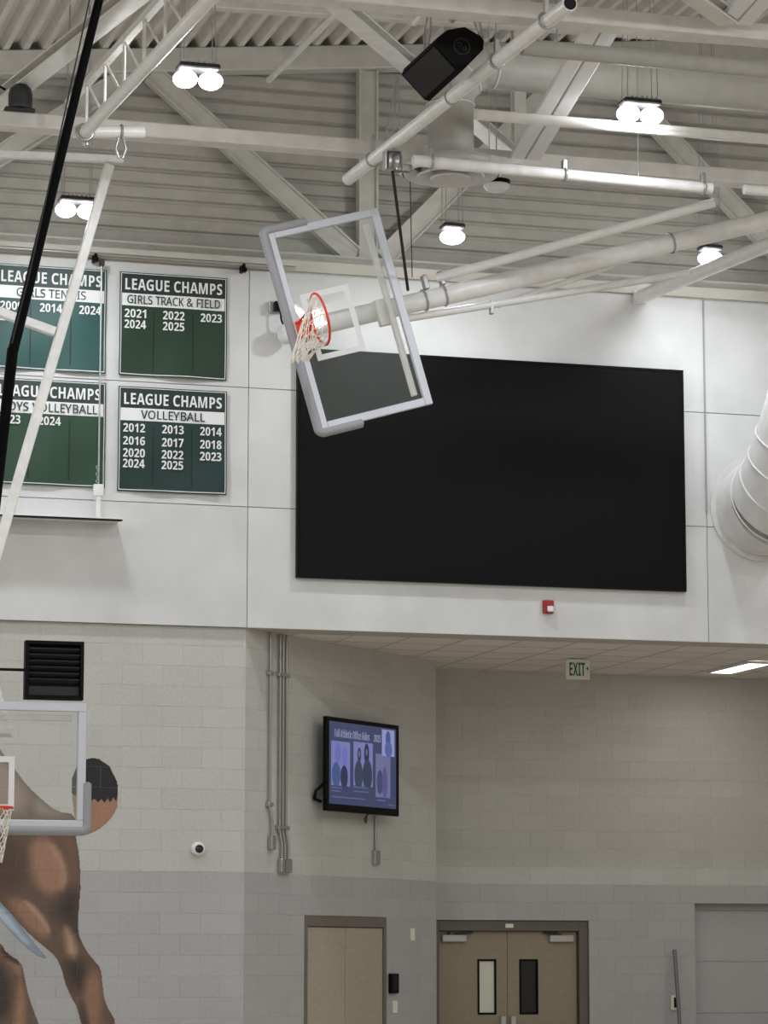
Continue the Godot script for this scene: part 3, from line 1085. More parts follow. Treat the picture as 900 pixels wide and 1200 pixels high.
func banner(x0: float, x1: float, y0: float, y1: float, sport: String, sport_w: float, years: Array, rows: Array, cloth: Color, title: Color, label: String, s: float) -> void:
	var root = thing("banner", label, "banner", Vector3(x0, y1, 0.03), "league champion banners on the panel wall")
	var w := x1 - x0
	var h := y1 - y0
	var cm := mat(cloth, 0.55)
	var tm := mat(title, 0.55)
	var dk := mat(cloth.darkened(0.55), 0.6)
	var cl := obj("cloth", cloth_patch(0, w, -h, 0, 0.0, s), cm, root)
	var band1 := obj("title_band", cloth_patch(0.025, w - 0.025, -h * 0.205, -0.02, 0.002, s), tm, root)
	var band2 := obj("sport_band", cloth_patch(0.025, w - 0.025, -h * 0.325, -h * 0.205, 0.002, s), M.line_white, root)
	for e in [[0.012, w - 0.012, -0.017, -0.010], [0.012, w - 0.012, -h + 0.014, -h + 0.022], [0.012, 0.019, -h + 0.014, -0.010], [w - 0.019, w - 0.012, -h + 0.014, -0.010]]:
		obj("border_line", cloth_patch(e[0], e[1], e[2], e[3], 0.003, s), M.line_white, cl)
	for f in [0.32, 0.68]:
		obj("column_line", cloth_patch(w * f - 0.006, w * f + 0.006, -h * 0.94, -h * 0.37, 0.002, s), dk, cl)
	lettering(band1, "LEAGUE CHAMPS", Vector3(w * 0.5, -h * 0.118, 0.009), w * 0.90, h * 0.108, M.line_white)
	lettering(band2, sport, Vector3(w * 0.5, -h * 0.264, 0.009), w * sport_w, h * 0.082, tm, Basis(), 0.003, 400)
	for c in 3:
		for r in years[c].size():
			lettering(root, years[c][r], Vector3(w * [0.145, 0.5, 0.852][c], -h * rows[r], 0.009 + banner_wave(w * [0.145, 0.5, 0.852][c], -h * rows[r], s)), w * 0.20, h * 0.082, M.line_white)

func build_banners() -> void:
	var d := Color(0.16, 0.235, 0.215)
	banner(-2.595, -1.475, 7.565, 8.625, "GIRLS TENNIS", 0.62, [["2009", "2021"], ["2014"], ["2024"]], [0.40, 0.505], Color(0.13, 0.30, 0.285), Color(0.17, 0.26, 0.25), "teal green GIRLS TENNIS league champions banner behind the slanting hoop tube", 0.4)
	banner(-1.343, -0.236, 7.563, 8.621, "GIRLS TRACK & FIELD", 0.86, [["2021", "2024"], ["2022", "2025"], ["2023"]], [0.40, 0.505], Color(0.085, 0.20, 0.12), Color(0.10, 0.165, 0.145), "dark green GIRLS TRACK & FIELD league champions banner", 1.7)
	banner(-2.595, -1.468, 6.412, 7.472, "BOYS VOLLEYBALL", 0.85, [["2023"], ["2024"], []], [0.39], Color(0.125, 0.255, 0.175), Color(0.17, 0.225, 0.205), "green BOYS VOLLEYBALL league champions banner above the hanging ledge", 3.1)
	banner(-1.340, -0.231, 6.392, 7.452, "VOLLEYBALL", 0.59, [["2012", "2016", "2020", "2024"], ["2013", "2017", "2022", "2025"], ["2014", "2018", "2023"]], [0.395, 0.52, 0.635, 0.735], Color(0.07, 0.19, 0.175), Color(0.10, 0.175, 0.155), "dark blue green VOLLEYBALL league champions banner with three full columns of years", 4.4)

# ------------------------------------------------------------------ mural
func poly_cover(p: Vector2, poly: PackedVector2Array, soft: float) -> float:
	var inside := false
	var best := 1e9
	var n := poly.size()
	var j := n - 1
	for i in n:
		var a := poly[i]
		var b := poly[j]
		if (a.y > p.y) != (b.y > p.y) and p.x < (b.x - a.x) * (p.y - a.y) / (b.y - a.y) + a.x: inside = not inside
		var e := b - a
		var t: float = clamp((p - a).dot(e) / e.length_squared(), 0.0, 1.0)
		best = min(best, p.distance_squared_to(a + e * t))
		j = i
	var d := sqrt(best) * (1.0 if inside else -1.0)
	return clamp(d / soft * 0.5 + 0.5, 0.0, 1.0)

func mural_poly(pts: Array, rounded := true) -> PackedVector2Array:
	# points noted on an enlargement of the photograph, placed on the wall
	var out := PackedVector2Array()
	for p in pts: out.append(xy(at_z(p[0] / 3.636, 870.0 + p[1] / 3.636, -0.05)))
	if not rounded: return out
	var cut := PackedVector2Array()
	for i in out.size():
		var q := out[(i + 1) % out.size()]
		cut.append(out[i].lerp(q, 0.25))
		cut.append(out[i].lerp(q, 0.75))
	return cut

func build_mural() -> void:
	var x0 := -3.35
	var x1 := -1.28
	var y0 := 0.80
	var y1 := 4.1
	var W := 300
	var H := int(W * (y1 - y0) / (x1 - x0))
	var im := Image.create(W, H, false, Image.FORMAT_RGBA8)
	im.fill(Color(0.3, 0.22, 0.17, 0.0))
	var brown := Color(0.40, 0.31, 0.25)
	var solid := [
		[[[-260, -200], [-60, -60], [0, 30], [60, 110], [120, 190], [180, 245], [240, 295], [325, 306], [322, 400], [337, 480], [345, 600], [336, 700], [330, 810], [362, 880], [400, 930], [430, 960], [437, 1040], [447, 1110], [500, 1200], [560, 1330], [400, 1330], [345, 1200], [330, 1130], [300, 1080], [275, 1020], [262, 960], [235, 910], [200, 880], [140, 830], [80, 770], [40, 720], [0, 680], [-260, 560]], brown],
		[[[-260, 700], [0, 850], [30, 900], [90, 935], [105, 1000], [120, 1080], [150, 1160], [165, 1200], [190, 1330], [-260, 1330]], Color(0.42, 0.33, 0.265)],
		[[[-60, 600], [0, 680], [40, 720], [110, 812], [160, 872], [207, 927], [150, 905], [90, 852], [40, 800], [0, 752], [-60, 690]], Color(0.52, 0.58, 0.64)],
		[[[395, 66], [420, 70], [465, 100], [498, 165], [509, 230], [496, 290], [460, 340], [410, 378], [345, 402], [318, 330], [307, 220], [308, 150], [330, 95], [365, 72]], Color(0.62, 0.46, 0.37)],
		[[[395, 66], [420, 70], [465, 100], [498, 165], [506, 212], [494, 250], [482, 232], [470, 256], [458, 236], [446, 258], [432, 240], [418, 256], [402, 240], [380, 255], [345, 235], [307, 220], [308, 150], [330, 95], [365, 72]], Color(0.11, 0.105, 0.11)],
	]
	var soft := [
		[[[-60, 20], [20, 70], [90, 170], [130, 240], [90, 300], [-60, 300]], Color(0.60, 0.50, 0.43), 30.0, 0],
		[[[150, 235], [230, 300], [270, 300], [215, 308], [150, 300]], Color(0.62, 0.54, 0.48), 22.0, 0],
		[[[130, 430], [180, 400], [240, 440], [280, 520], [287, 590], [262, 645], [200, 650], [150, 600], [125, 520]], Color(0.63, 0.47, 0.38), 24.0, 0],
		[[[190, 420], [245, 455], [282, 540], [284, 600], [262, 640], [268, 560], [235, 480]], Color(0.71, 0.57, 0.48), 14.0, 0],
		[[[250, 400], [320, 405], [335, 500], [330, 600], [300, 640], [300, 520]], Color(0.46, 0.34, 0.27), 24.0, 0],
		[[[-40, 400], [60, 410], [110, 480], [100, 600], [20, 640], [-60, 600]], Color(0.33, 0.255, 0.21), 30.0, 0],
		[[[30, 665], [90, 668], [150, 700], [200, 770], [216, 830], [170, 830], [110, 780], [60, 730]], Color(0.60, 0.45, 0.36), 18.0, 0],
		[[[90, 666], [150, 700], [205, 775], [214, 822], [185, 775], [130, 712]], Color(0.70, 0.57, 0.48), 9.0, 0],
		[[[275, 640], [335, 625], [345, 740], [330, 830], [300, 775], [225, 725]], Color(0.22, 0.18, 0.155), 42.0, 0],
		[[[270, 780], [300, 800], [325, 860], [328, 930], [300, 930], [282, 880]], Color(0.68, 0.55, 0.44), 16.0, 0],
		[[[280, 930], [350, 930], [375, 1000], [350, 1060], [300, 1030], [285, 985]], Color(0.21, 0.17, 0.15), 32.0, 0],
		[[[365, 980], [425, 975], [436, 1050], [430, 1200], [450, 1330], [380, 1330], [355, 1130]], Color(0.58, 0.42, 0.325), 20.0, 0],
		[[[340, 1100], [360, 1120], [385, 1230], [370, 1330], [345, 1210]], Color(0.30, 0.235, 0.195), 14.0, 0],
		[[[20, 905], [90, 940], [85, 1000], [70, 1090], [60, 1200], [55, 1330], [90, 1330], [110, 1150], [98, 1020]], Color(0.62, 0.47, 0.37), 16.0, 1],
		[[[-60, 930], [10, 950], [40, 1020], [45, 1110], [20, 1180], [-60, 1190]], Color(0.25, 0.20, 0.175), 18.0, 1],
		[[[0, 870], [40, 905], [90, 940], [70, 945], [20, 915]], Color(0.24, 0.19, 0.16), 8.0, 1],
		[[[-20, 690], [20, 715], [80, 800], [130, 862], [100, 850], [40, 790], [-20, 735]], Color(0.70, 0.76, 0.81), 10.0, 2],
		[[[400, 270], [470, 262], [500, 262], [480, 310], [430, 355], [400, 370]], Color(0.66, 0.48, 0.38), 24.0, 3],
	]
	var sp := []
	var wide := []
	for e in solid:
		sp.append(mural_poly(e[0], e[0].size() != 19))
		var r := Rect2(sp[-1][0], Vector2.ZERO)
		for q in sp[-1]: r = r.expand(q)
		wide.append(r.grow(0.01))
	var fp := []
	for e in soft: fp.append(mural_poly(e[0]))
	var boxes := []
	for p in fp:
		var r := Rect2(p[0], Vector2.ZERO)
		for q in p: r = r.expand(q)
		boxes.append(r)
	var unit := 1.0 / (3.636 * 114.0)
	var nz := FastNoiseLite.new()
	nz.seed = 21
	nz.frequency = 6.0
	for j in H:
		for i in W:
			var p := Vector2(x0 + (i + 0.5) / W * (x1 - x0), y1 - (j + 0.5) / H * (y1 - y0))
			var col := Color(0, 0, 0, 0)
			for k in sp.size():
				if not wide[k].has_point(p): continue
				var c := poly_cover(p, sp[k], 0.006)
				if c <= 0.01: continue
				var pc: Color = solid[k][1]
				for f in fp.size():
					if soft[f][3] != k: continue
					var sw: float = soft[f][2] * unit
					if not boxes[f].grow(sw).has_point(p): continue
					pc = pc.lerp(soft[f][1], poly_cover(p, fp[f], sw))
				if k == 0 or k == 1 or k == 3:
					var v := 1.0 + 0.06 * nz.get_noise_2d(p.x * 3.0, p.y)
					pc = Color(pc.r * v, pc.g * v, pc.b * v)
				var gy := (pc.r + pc.g + pc.b) / 3.0
				pc = pc.lerp(Color(gy, gy, gy), 0.05)
				if c >= 0.5: col = Color(pc.r, pc.g, pc.b, 1.0)
			if col.a > 0.0: im.set_pixel(i, j, col)
	# bleed paint colour outward so that edges stay clean
	var m := StandardMaterial3D.new()
	m.albedo_texture = ImageTexture.create_from_image(im)
	m.transparency = BaseMaterial3D.TRANSPARENCY_ALPHA_SCISSOR
	m.alpha_scissor_threshold = 0.5
	m.roughness = 0.6
	m.texture_repeat = false
	var st := mb()
	# the paint lies on the block faces and leaves their joints open
	for c in range(int(y0 / COURSE), int(y1 / COURSE) + 1):
		var ya: float = max(c * COURSE + 0.0012, y0)
		var yb: float = min((c + 1) * COURSE - 0.0012, y1)
		if yb <= ya: continue
		var x := -16.0 - BLOCK + fposmod(0.12 + (BLOCK * 0.5 if c % 2 == 1 else 0.0), BLOCK)
		while x < x1:
			var xa: float = max(x + 0.0012, x0)
			var xb: float = min(x + BLOCK - 0.0012, x1)
			if xb > xa:
				for t in [[0, 1, 2], [0, 2, 3]]:
					var v := [Vector2(xa, yb), Vector2(xb, yb), Vector2(xb, ya), Vector2(xa, ya)]
					for q in t:
						st.set_normal(Vector3.BACK)
						st.set_uv(Vector2((v[q].x - x0) / (x1 - x0), (y1 - v[q].y) / (y1 - y0)))
						st.add_vertex(Vector3(v[q].x, v[q].y, -0.0483))
			x += BLOCK
	tag(obj("wall_mural_painting", st, m), "mural of a muscular brown hoofed animal painted on the block wall behind the lower hoop", "mural")

# ------------------------------------------------------------------ hoops
# A glass backboard in its own axes: x across, y up, z out of its face toward the court.
func backboard(root: Node) -> void:
	var w := 0.915
	var h := 0.535
	var f := 0.072
	var st := mb()
	box(st, Vector3(-w, h - f, -0.025), Vector3(w, h, 0.025), 0.006)
	box(st, Vector3(-w, -h, -0.025), Vector3(w, -h + f, 0.025), 0.006)
	box(st, Vector3(-w, -h + f, -0.025), Vector3(-w + f, h - f, 0.025), 0.006)
	box(st, Vector3(w - f, -h + f, -0.025), Vector3(w, h - f, 0.025), 0.006)
	obj("board_frame", st, M.alu, root)
	st = mb()
	box(st, Vector3(-w + f, -h + f, -0.005), Vector3(w - f, h - f, 0.005), 0.0)
	var gl := obj("glass", st, M.glass, root)
	st = mb()
	var y0 := -0.385
	for e in [[-0.305, -0.255, y0, y0 + 0.457], [0.255, 0.305, y0, y0 + 0.457], [-0.255, 0.255, y0 + 0.407, y0 + 0.457], [-0.255, 0.255, y0, y0 + 0.05]]:
		box(st, Vector3(e[0], e[2], 0.0055), Vector3(e[1], e[3], 0.0075), 0.0)
	obj("target_square", st, M.line_white, gl)
	# padding along the bottom edge and up both sides
	st = mb()
	var path := []
	for s in [-1.0, 1.0]:
		var half := [Vector3(s * (w + 0.012), -h + 0.40, 0), Vector3(s * (w + 0.012), -h + 0.385, 0), Vector3(s * (w + 0.012), -h + 0.03, 0)]
		for k in 5:
			var t := PI * 0.5 * (k + 1) / 6.0
			half.append(Vector3(s * (w + 0.012 - 0.04 + 0.04 * cos(t)), -h + 0.03 - 0.045 * sin(t), 0))
		half.append(Vector3(s * (w - 0.03), -h - 0.015, 0))
		if s > 0: half.reverse()
		path.append_array(half)
	var radii := []
	for k in path.size(): radii.append(0.02 if k == 0 or k == path.size() - 1 else 0.043)
	tube(st, path, radii, 12)
	obj("edge_pad", st, M.pad, root)
	st = mb()
	# rear rail along the top edge
	box(st, Vector3(-0.80, 0.385, -0.075), Vector3(0.80, 0.435, -0.026), 0.004)
	obj("rear_rail", st, M.steel, root)

func rim(root: Node) -> void:
	var y := -0.385
	var st := mb()
	box(st, Vector3(-0.08, y - 0.12, 0.008), Vector3(0.08, y + 0.015, 0.03), 0.006)
	box(st, Vector3(-0.055, y - 0.03, 0.03), Vector3(0.055, y + 0.006, 0.165), 0.006)
	tube(st, [Vector3(-0.06, y - 0.10, 0.03), Vector3(-0.13, y - 0.01, 0.215)], 0.009, 8)
	tube(st, [Vector3(0.06, y - 0.10, 0.03), Vector3(0.13, y - 0.01, 0.215)], 0.009, 8)
	obj("rim_bracket", st, M.orange, root)
	st = mb()
	ring_tube(st, Vector3(0, y, 0.385), Vector3.RIGHT, Vector3.BACK, 0.229, 0.011, 48, 10)
	obj("rim", st, M.orange, root)

# The net: cords from the rim to a small gathered hem, given in the hoop's own axes.
func net(root: Node, hem: Vector3, hem_x: Vector3, hem_y: Vector3, down: Vector3, sag: float) -> void:
	var st := mb()
	var n := 12
	var rows := 6
	var c := Vector3(0, -0.385, 0.385)
	var grid := []
	for j in rows + 1:
		var t := float(j) / rows
		var line := []
		for i in n:
			var a := TAU * (i + (0.5 if j % 2 == 1 else 0.0)) / n
			var p0 := c + (Vector3.RIGHT * cos(a) + Vector3.BACK * sin(a)) * 0.226
			var p1 := hem + hem_x * cos(a) + hem_y * sin(a)
			line.append(p0.lerp(p1, t) + down * sag * sin(PI * t))
		grid.append(line)
	for j in rows:
		for i in n:
			var p: Vector3 = grid[j][i]
			var q1: Vector3 = grid[j + 1][i]
			var q2: Vector3 = grid[j + 1][(i + (n - 1 if j % 2 == 0 else 1)) % n]
			tube(st, [p, q1], 0.005, 5, false)
			tube(st, [p, q2], 0.005, 5, false)
	obj("net", st, M.cord, root)

func build_folded_hoop() -> void:
	var ang := deg_to_rad(16.31)
	var root = thing("basketball_hoop", "folded-up glass basketball hoop hanging sideways in front of the big black screen", "hoop", Vector3(-0.042, 7.394, 3.95))
	root.basis = Basis(Vector3.BACK, ang - PI * 0.5)
	backboard(root)
	rim(root)
	var inv: Transform3D = root.transform.affine_inverse()
	var hang := inv.basis * Vector3.DOWN
	var hemw: Vector3 = at_z(351, 424, 4.28)
	net(root, inv * hemw, inv.basis * Vector3(0.085, 0.02, 0), inv.basis * Vector3(0, 0, 0.07), hang, -0.03)
	# mast and braces, placed in the hall and turned into the hoop's axes
	var z := 3.70
	var st := mb()
	tube(st, [inv * at_z(352, 386, z), inv * at_z(905, 257, z), inv * at_z(1180, 195, z)], 0.088, 20)
	obj("mast", st, M.white, root)
	st = mb()
	tube(st, [inv * at_z(512, 326, z), inv * at_z(838, 237, 4.9)], 0.042, 14)
	obj("brace_tube", st, M.white, root)
	st = mb()
	tube(st, [inv * at_z(478, 373, z - 0.05), inv * at_z(806, 320, z - 0.05)], 0.034, 12)
	obj("lower_brace", st, M.white, root)
	st = mb()
	tube(st, [inv * at_z(583, 358, z - 0.16), inv * at_z(720, 311, z - 0.16)], 0.026, 12)
	obj("link_tube", st, M.white, root)
	var md: Vector3 = (inv.basis * (at_z(905, 257, z) - at_z(352, 386, z))).normalized()
	for px in [[497, 352], [520, 346.5], [786, 284.5]]:
		st = mb()
		ring_tube(st, inv * at_z(px[0], px[1], z), Vector3.BACK, md.cross(Vector3.BACK).normalized(), 0.092, 0.011, 24, 6)
		obj("mast_clamp", st, M.zinc, root)
	for px in [[498, 331], [517, 326]]:
		st = mb()
		var p: Vector3 = at_z(px[0], px[1], z)
		bbox(st, inv * Transform3D(Basis(Vector3.BACK, ang), p), Vector3(0.05, 0.13, 0.07), 0.008)
		obj("mast_bracket", st, M.zinc, root)
	st = mb()
	bbox(st, inv * Transform3D(Basis(), at_z(576, 360, z - 0.05)), Vector3(0.035, 0.13, 0.06), 0.006)
	obj("brace_lug", st, M.zinc, root)
	# plate that joins board and mast
	st = mb()
	box(st, Vector3(-0.12, 0.30, -0.15), Vector3(0.12, 0.42, -0.076), 0.006)
	box(st, Vector3(-0.10, -0.47, -0.15), Vector3(0.10, -0.33, -0.026), 0.006)
	obj("mounting_bracket", st, M.steel, root)

func build_front_hoop() -> void:
	var z := 3.62
	var rgt := at_z(100.5, 880, z)
	var topy := at_z(50, 823.5, z).y
	var c := Vector3(rgt.x - 0.915, topy - 0.535, z)
	var root = thing("basketball_hoop", "lowered glass basketball hoop in front of the animal mural", "hoop", c)
	backboard(root)
	rim(root)
	net(root, Vector3(0.0, -0.84, 0.385), Vector3(0.15, 0, 0), Vector3(0, 0, 0.15), Vector3.DOWN, 0.0)
	# the frame of square tubes it hangs from
	var zt := z - 0.22
	var a := at_z(128, 194, zt)
	var b := at_z(0, 636, zt)
	var d := (b - a) / (a.y - b.y)
	var foot := a + d * (a.y - (topy - 0.25))
	var cx := c.x
	var sq := rect_poly(0.085, 0.085, 0.008)
	for s in [1.0, -1.0]:
		var st := mb()
		var p := a - c
		var q := foot - c
		if s < 0:
			p.x = -p.x; q.x = -q.x
		prism(st, p, q, sq, Vector3.BACK)
		obj("frame_tube", st, M.white, root)
	var t := at_z(64, 389, zt) - c
	var t2 := at_z(0, 366, zt) - c
	var st2 := mb()
	prism(st2, t, t2 + (t2 - t) * 0.6, rect_poly(0.08, 0.08, 0.008), Vector3.BACK)
	obj("cross_tube", st2, M.white, root)
	st2 = mb()
	var bar0 := at_z(144, 187, zt) - c
	var bar1 := at_z(0, 181, zt) - c
	prism(st2, bar0, bar1 + (bar1 - bar0) * 1.4, rect_poly(0.07, 0.065, 0.006))
	obj("top_bar", st2, M.white, root)
	st2 = mb()
	var yb := foot.y - c.y
	box(st2, Vector3(foot.x - c.x - 0.06 if foot.x < cx else c.x - foot.x - 0.06, yb - 0.03, -0.27), Vector3(absf(foot.x - c.x) + 0.06, yb + 0.05, -0.18), 0.008)
	box(st2, Vector3(-0.3, yb - 0.02, -0.2), Vector3(0.3, yb + 0.04, -0.07), 0.008)
	obj("mounting_bracket", st2, M.steel, root)
	# black louvred box on an arm
	var bl := at_z(29, 819, z - 0.05)
	var tr := at_z(99, 752, z - 0.05)
	var w := tr.x - bl.x
	var h := tr.y - bl.y
	var bx = thing("louvred_box", "square black louvred box on a black arm above the lowered hoop", "box", Vector3((bl.x + tr.x) * 0.5, bl.y, z - 0.05))
	var st := mb()
	var f := 0.032
	box(st, Vector3(-w * 0.5, 0, -0.10), Vector3(w * 0.5, f, 0.0), 0.004)
	box(st, Vector3(-w * 0.5, h - f, -0.10), Vector3(w * 0.5, h, 0.0), 0.004)
	box(st, Vector3(-w * 0.5, f, -0.10), Vector3(-w * 0.5 + f, h - f, 0.0), 0.004)
	box(st, Vector3(w * 0.5 - f, f, -0.10), Vector3(w * 0.5, h - f, 0.0), 0.004)
	box(st, Vector3(-w * 0.5 + f, f, -0.10), Vector3(w * 0.5 - f, h - f, -0.08), 0.0)
	obj("casing", st, M.black, bx)
	for k in 6:
		st = mb()
		var y := h - f - 0.02 - (k + 0.55) * (h - 0.19) / 6.0
		bbox(st, Transform3D(Basis(Vector3.RIGHT, -0.55), Vector3(0, y, -0.035)), Vector3(w - 2 * f - 0.006, 0.008, 0.062), 0.002)
		obj("louvre", st, M.grille, bx)
	st = mb()
	box(st, Vector3(-w * 0.5 + f + 0.003, f + 0.004, -0.05), Vector3(w * 0.5 - f - 0.003, 0.115, -0.03), 0.003)
	obj("lower_panel", st, M.grille, bx)
	st = mb()
	tube(st, [Vector3(-w * 0.5 + 0.01, h * 0.5, -0.05), Vector3(-w * 0.5 - 1.1, h * 0.5 + 0.0, -0.05)], 0.013, 8)
	obj("arm", st, M.black, bx)
	# hanging black strap and wires, nearer than the hoop
	var zs := 8.5
	var s0 := at_z(121, -20, zs)
	var s1 := at_z(15, 412, zs)
	var s2 := at_z(-2, 560, zs)
	st = mb()
	tube(st, [s0, s1], [0.031, 0.038], 12)
	tube(st, [s1 + Vector3(0, 0.02, 0), s2, s2 + (s2 - s1) * 1.0], [0.040, 0.038, 0.036], 12)
	tag(obj("hanging_strap", st, M.strap), "thick black strap with a bend, hanging in front of the teal banner", "strap")
	st = mb()
	tube(st, [at_z(107, -10, zs + 0.1), at_z(36, 315, zs + 0.1), at_z(14, 402, zs + 0.1)], 0.006, 6)
	tag(obj("strap_wire", st, M.rope), "thin dark wire running down beside the thick black strap", "wire")

# ------------------------------------------------------------------ loudspeaker
func build_speaker() -> void:
	var z := 7.3
	var zz := func(x: float, y: float): return at_z(400.0 + x / 4.5, y / 4.5, z)
	var c: Vector3 = zz.call(600, 270)
	var root = thing("loudspeaker", "black wedge loudspeaker hung under the roof beside the white header pipe", "speaker", c)
	var face := []
	for p in [[492, 232], [505, 200], [560, 158], [650, 142], [735, 190], [752, 215], [748, 262], [640, 372], [614, 366]]:
		face.append(zz.call(p[0], p[1]) - c)
	var e: Vector3 = zz.call(375, 337) - zz.call(492, 232) + Vector3(0, 0, -0.30)
	var st := mb()
	var n := face.size()
	var mid := Vector3.ZERO
	for p in face: mid += p / n
	for i in n:
		var a: Vector3 = face[i]
		var b: Vector3 = face[(i + 1) % n]
		var outw: Vector3 = (a + b) * 0.5 - mid
		flat_quad(st, a, b, b + e, a + e, outw)
		tri3(st, mid, a, b, Vector3.BACK, Vector3.BACK, Vector3.BACK)
		tri3(st, mid + e, a + e, b + e, Vector3.FORWARD, Vector3.FORWARD, Vector3.FORWARD)
	obj("cabinet", st, M.black, root)
	# perforated grille over the face that looks down
	var g0: Vector3 = face[0]
	var g1: Vector3 = face[n - 1]
	var nn := (g1 - g0).cross(e).normalized()
	if nn.dot(Vector3(-0.5, -0.5, 0.6)) < 0: nn = -nn
	st = mb()
	var ins := (g1 - g0) * 0.04
	var ie := e * 0.04
	var q := [g0 + ins + ie, g1 - ins + ie, g1 - ins + e - ie, g0 + ins + e - ie]
	for k in 4: q[k] += nn * 0.012
	flat_quad(st, q[0], q[1], q[2], q[3], nn)
	for k in 4:
		var a2: Vector3 = q[k]
		var b2: Vector3 = q[(k + 1) % 4]
		flat_quad(st, a2, b2, b2 - nn * 0.011, a2 - nn * 0.011, (a2 + b2) * 0.5 - (q[0] + q[2]) * 0.5)
	obj("grille", st, M.grille, root)
	st = mb()
	var em: Vector3 = zz.call(635, 245) - c
	ring_tube(st, em + Vector3(0, 0, 0.003), Vector3.RIGHT, Vector3.UP, 0.065, 0.006, 26, 6)
	ring_tube(st, em + Vector3(-0.022, 0.014, 0.003), Vector3.RIGHT, Vector3.UP, 0.015, 0.006, 16, 6)
	ring_tube(st, em + Vector3(0.022, -0.014, 0.003), Vector3.RIGHT, Vector3.UP, 0.015, 0.006, 16, 6)
	obj("emblem", st, M.grille, root)
	# hanging straps up to the rails
	for k in 2:
		st = mb()
		var lo: Vector3 = (zz.call([465, 742][k], [240, 200][k]) - c) + Vector3(0, 0, [-0.1, -0.02][k])
		var up: Vector3 = (zz.call([485, 712][k], [50, 0][k]) - c) + Vector3(0, 0, -0.1)
		for s in [-1.0, 1.0]:
			tube(st, [lo + Vector3(s * 0.012, 0, 0), (lo + up) * 0.5 + Vector3(s * 0.024, 0, 0), up + Vector3(s * 0.01, 0, 0)], 0.008, 7)
		tube(st, [up, up + Vector3(0.05, 0.9, 0.2)], 0.008, 7)
		obj("hanger", st, M.zinc, root)
	for k in 2:
		st = mb()
		var r0: Vector3 = zz.call([400, 600][k], [110, 90][k]) + Vector3(0, 0, -0.1)
		var r1: Vector3 = zz.call([520, 720][k], [-20, -20][k]) + Vector3(0, 0, 0.4)
		prism(st, r0, r1 + (r1 - r0) * 0.8, rect_poly(0.035, 0.04, 0.005))
		tag(obj("hanger_rail", st, [M.steel, M.zinc][k]), ["off white slotted rail above the loudspeaker's grille side", "zinc slotted rail above the loudspeaker's emblem side"][k], "rail")

# ------------------------------------------------------------------ on the slanting wall
func angled(s: float, y: float, off: float) -> Vector3:
	var d := (wall_b - wall_a).normalized()
	return wall_a + d * s + Vector3(-d.z, 0, d.x) * off + Vector3.UP * y

func ellipse_on(im: Image, cx: float, cy: float, rx: float, ry: float, c: Color) -> void:
	for y in range(max(0, int(cy - ry)), min(im.get_height(), int(cy + ry) + 1)):
		for x in range(max(0, int(cx - rx)), min(im.get_width(), int(cx + rx) + 1)):
			if pow((x - cx) / rx, 2) + pow((y - cy) / ry, 2) <= 1.0: im.set_pixel(x, y, c)

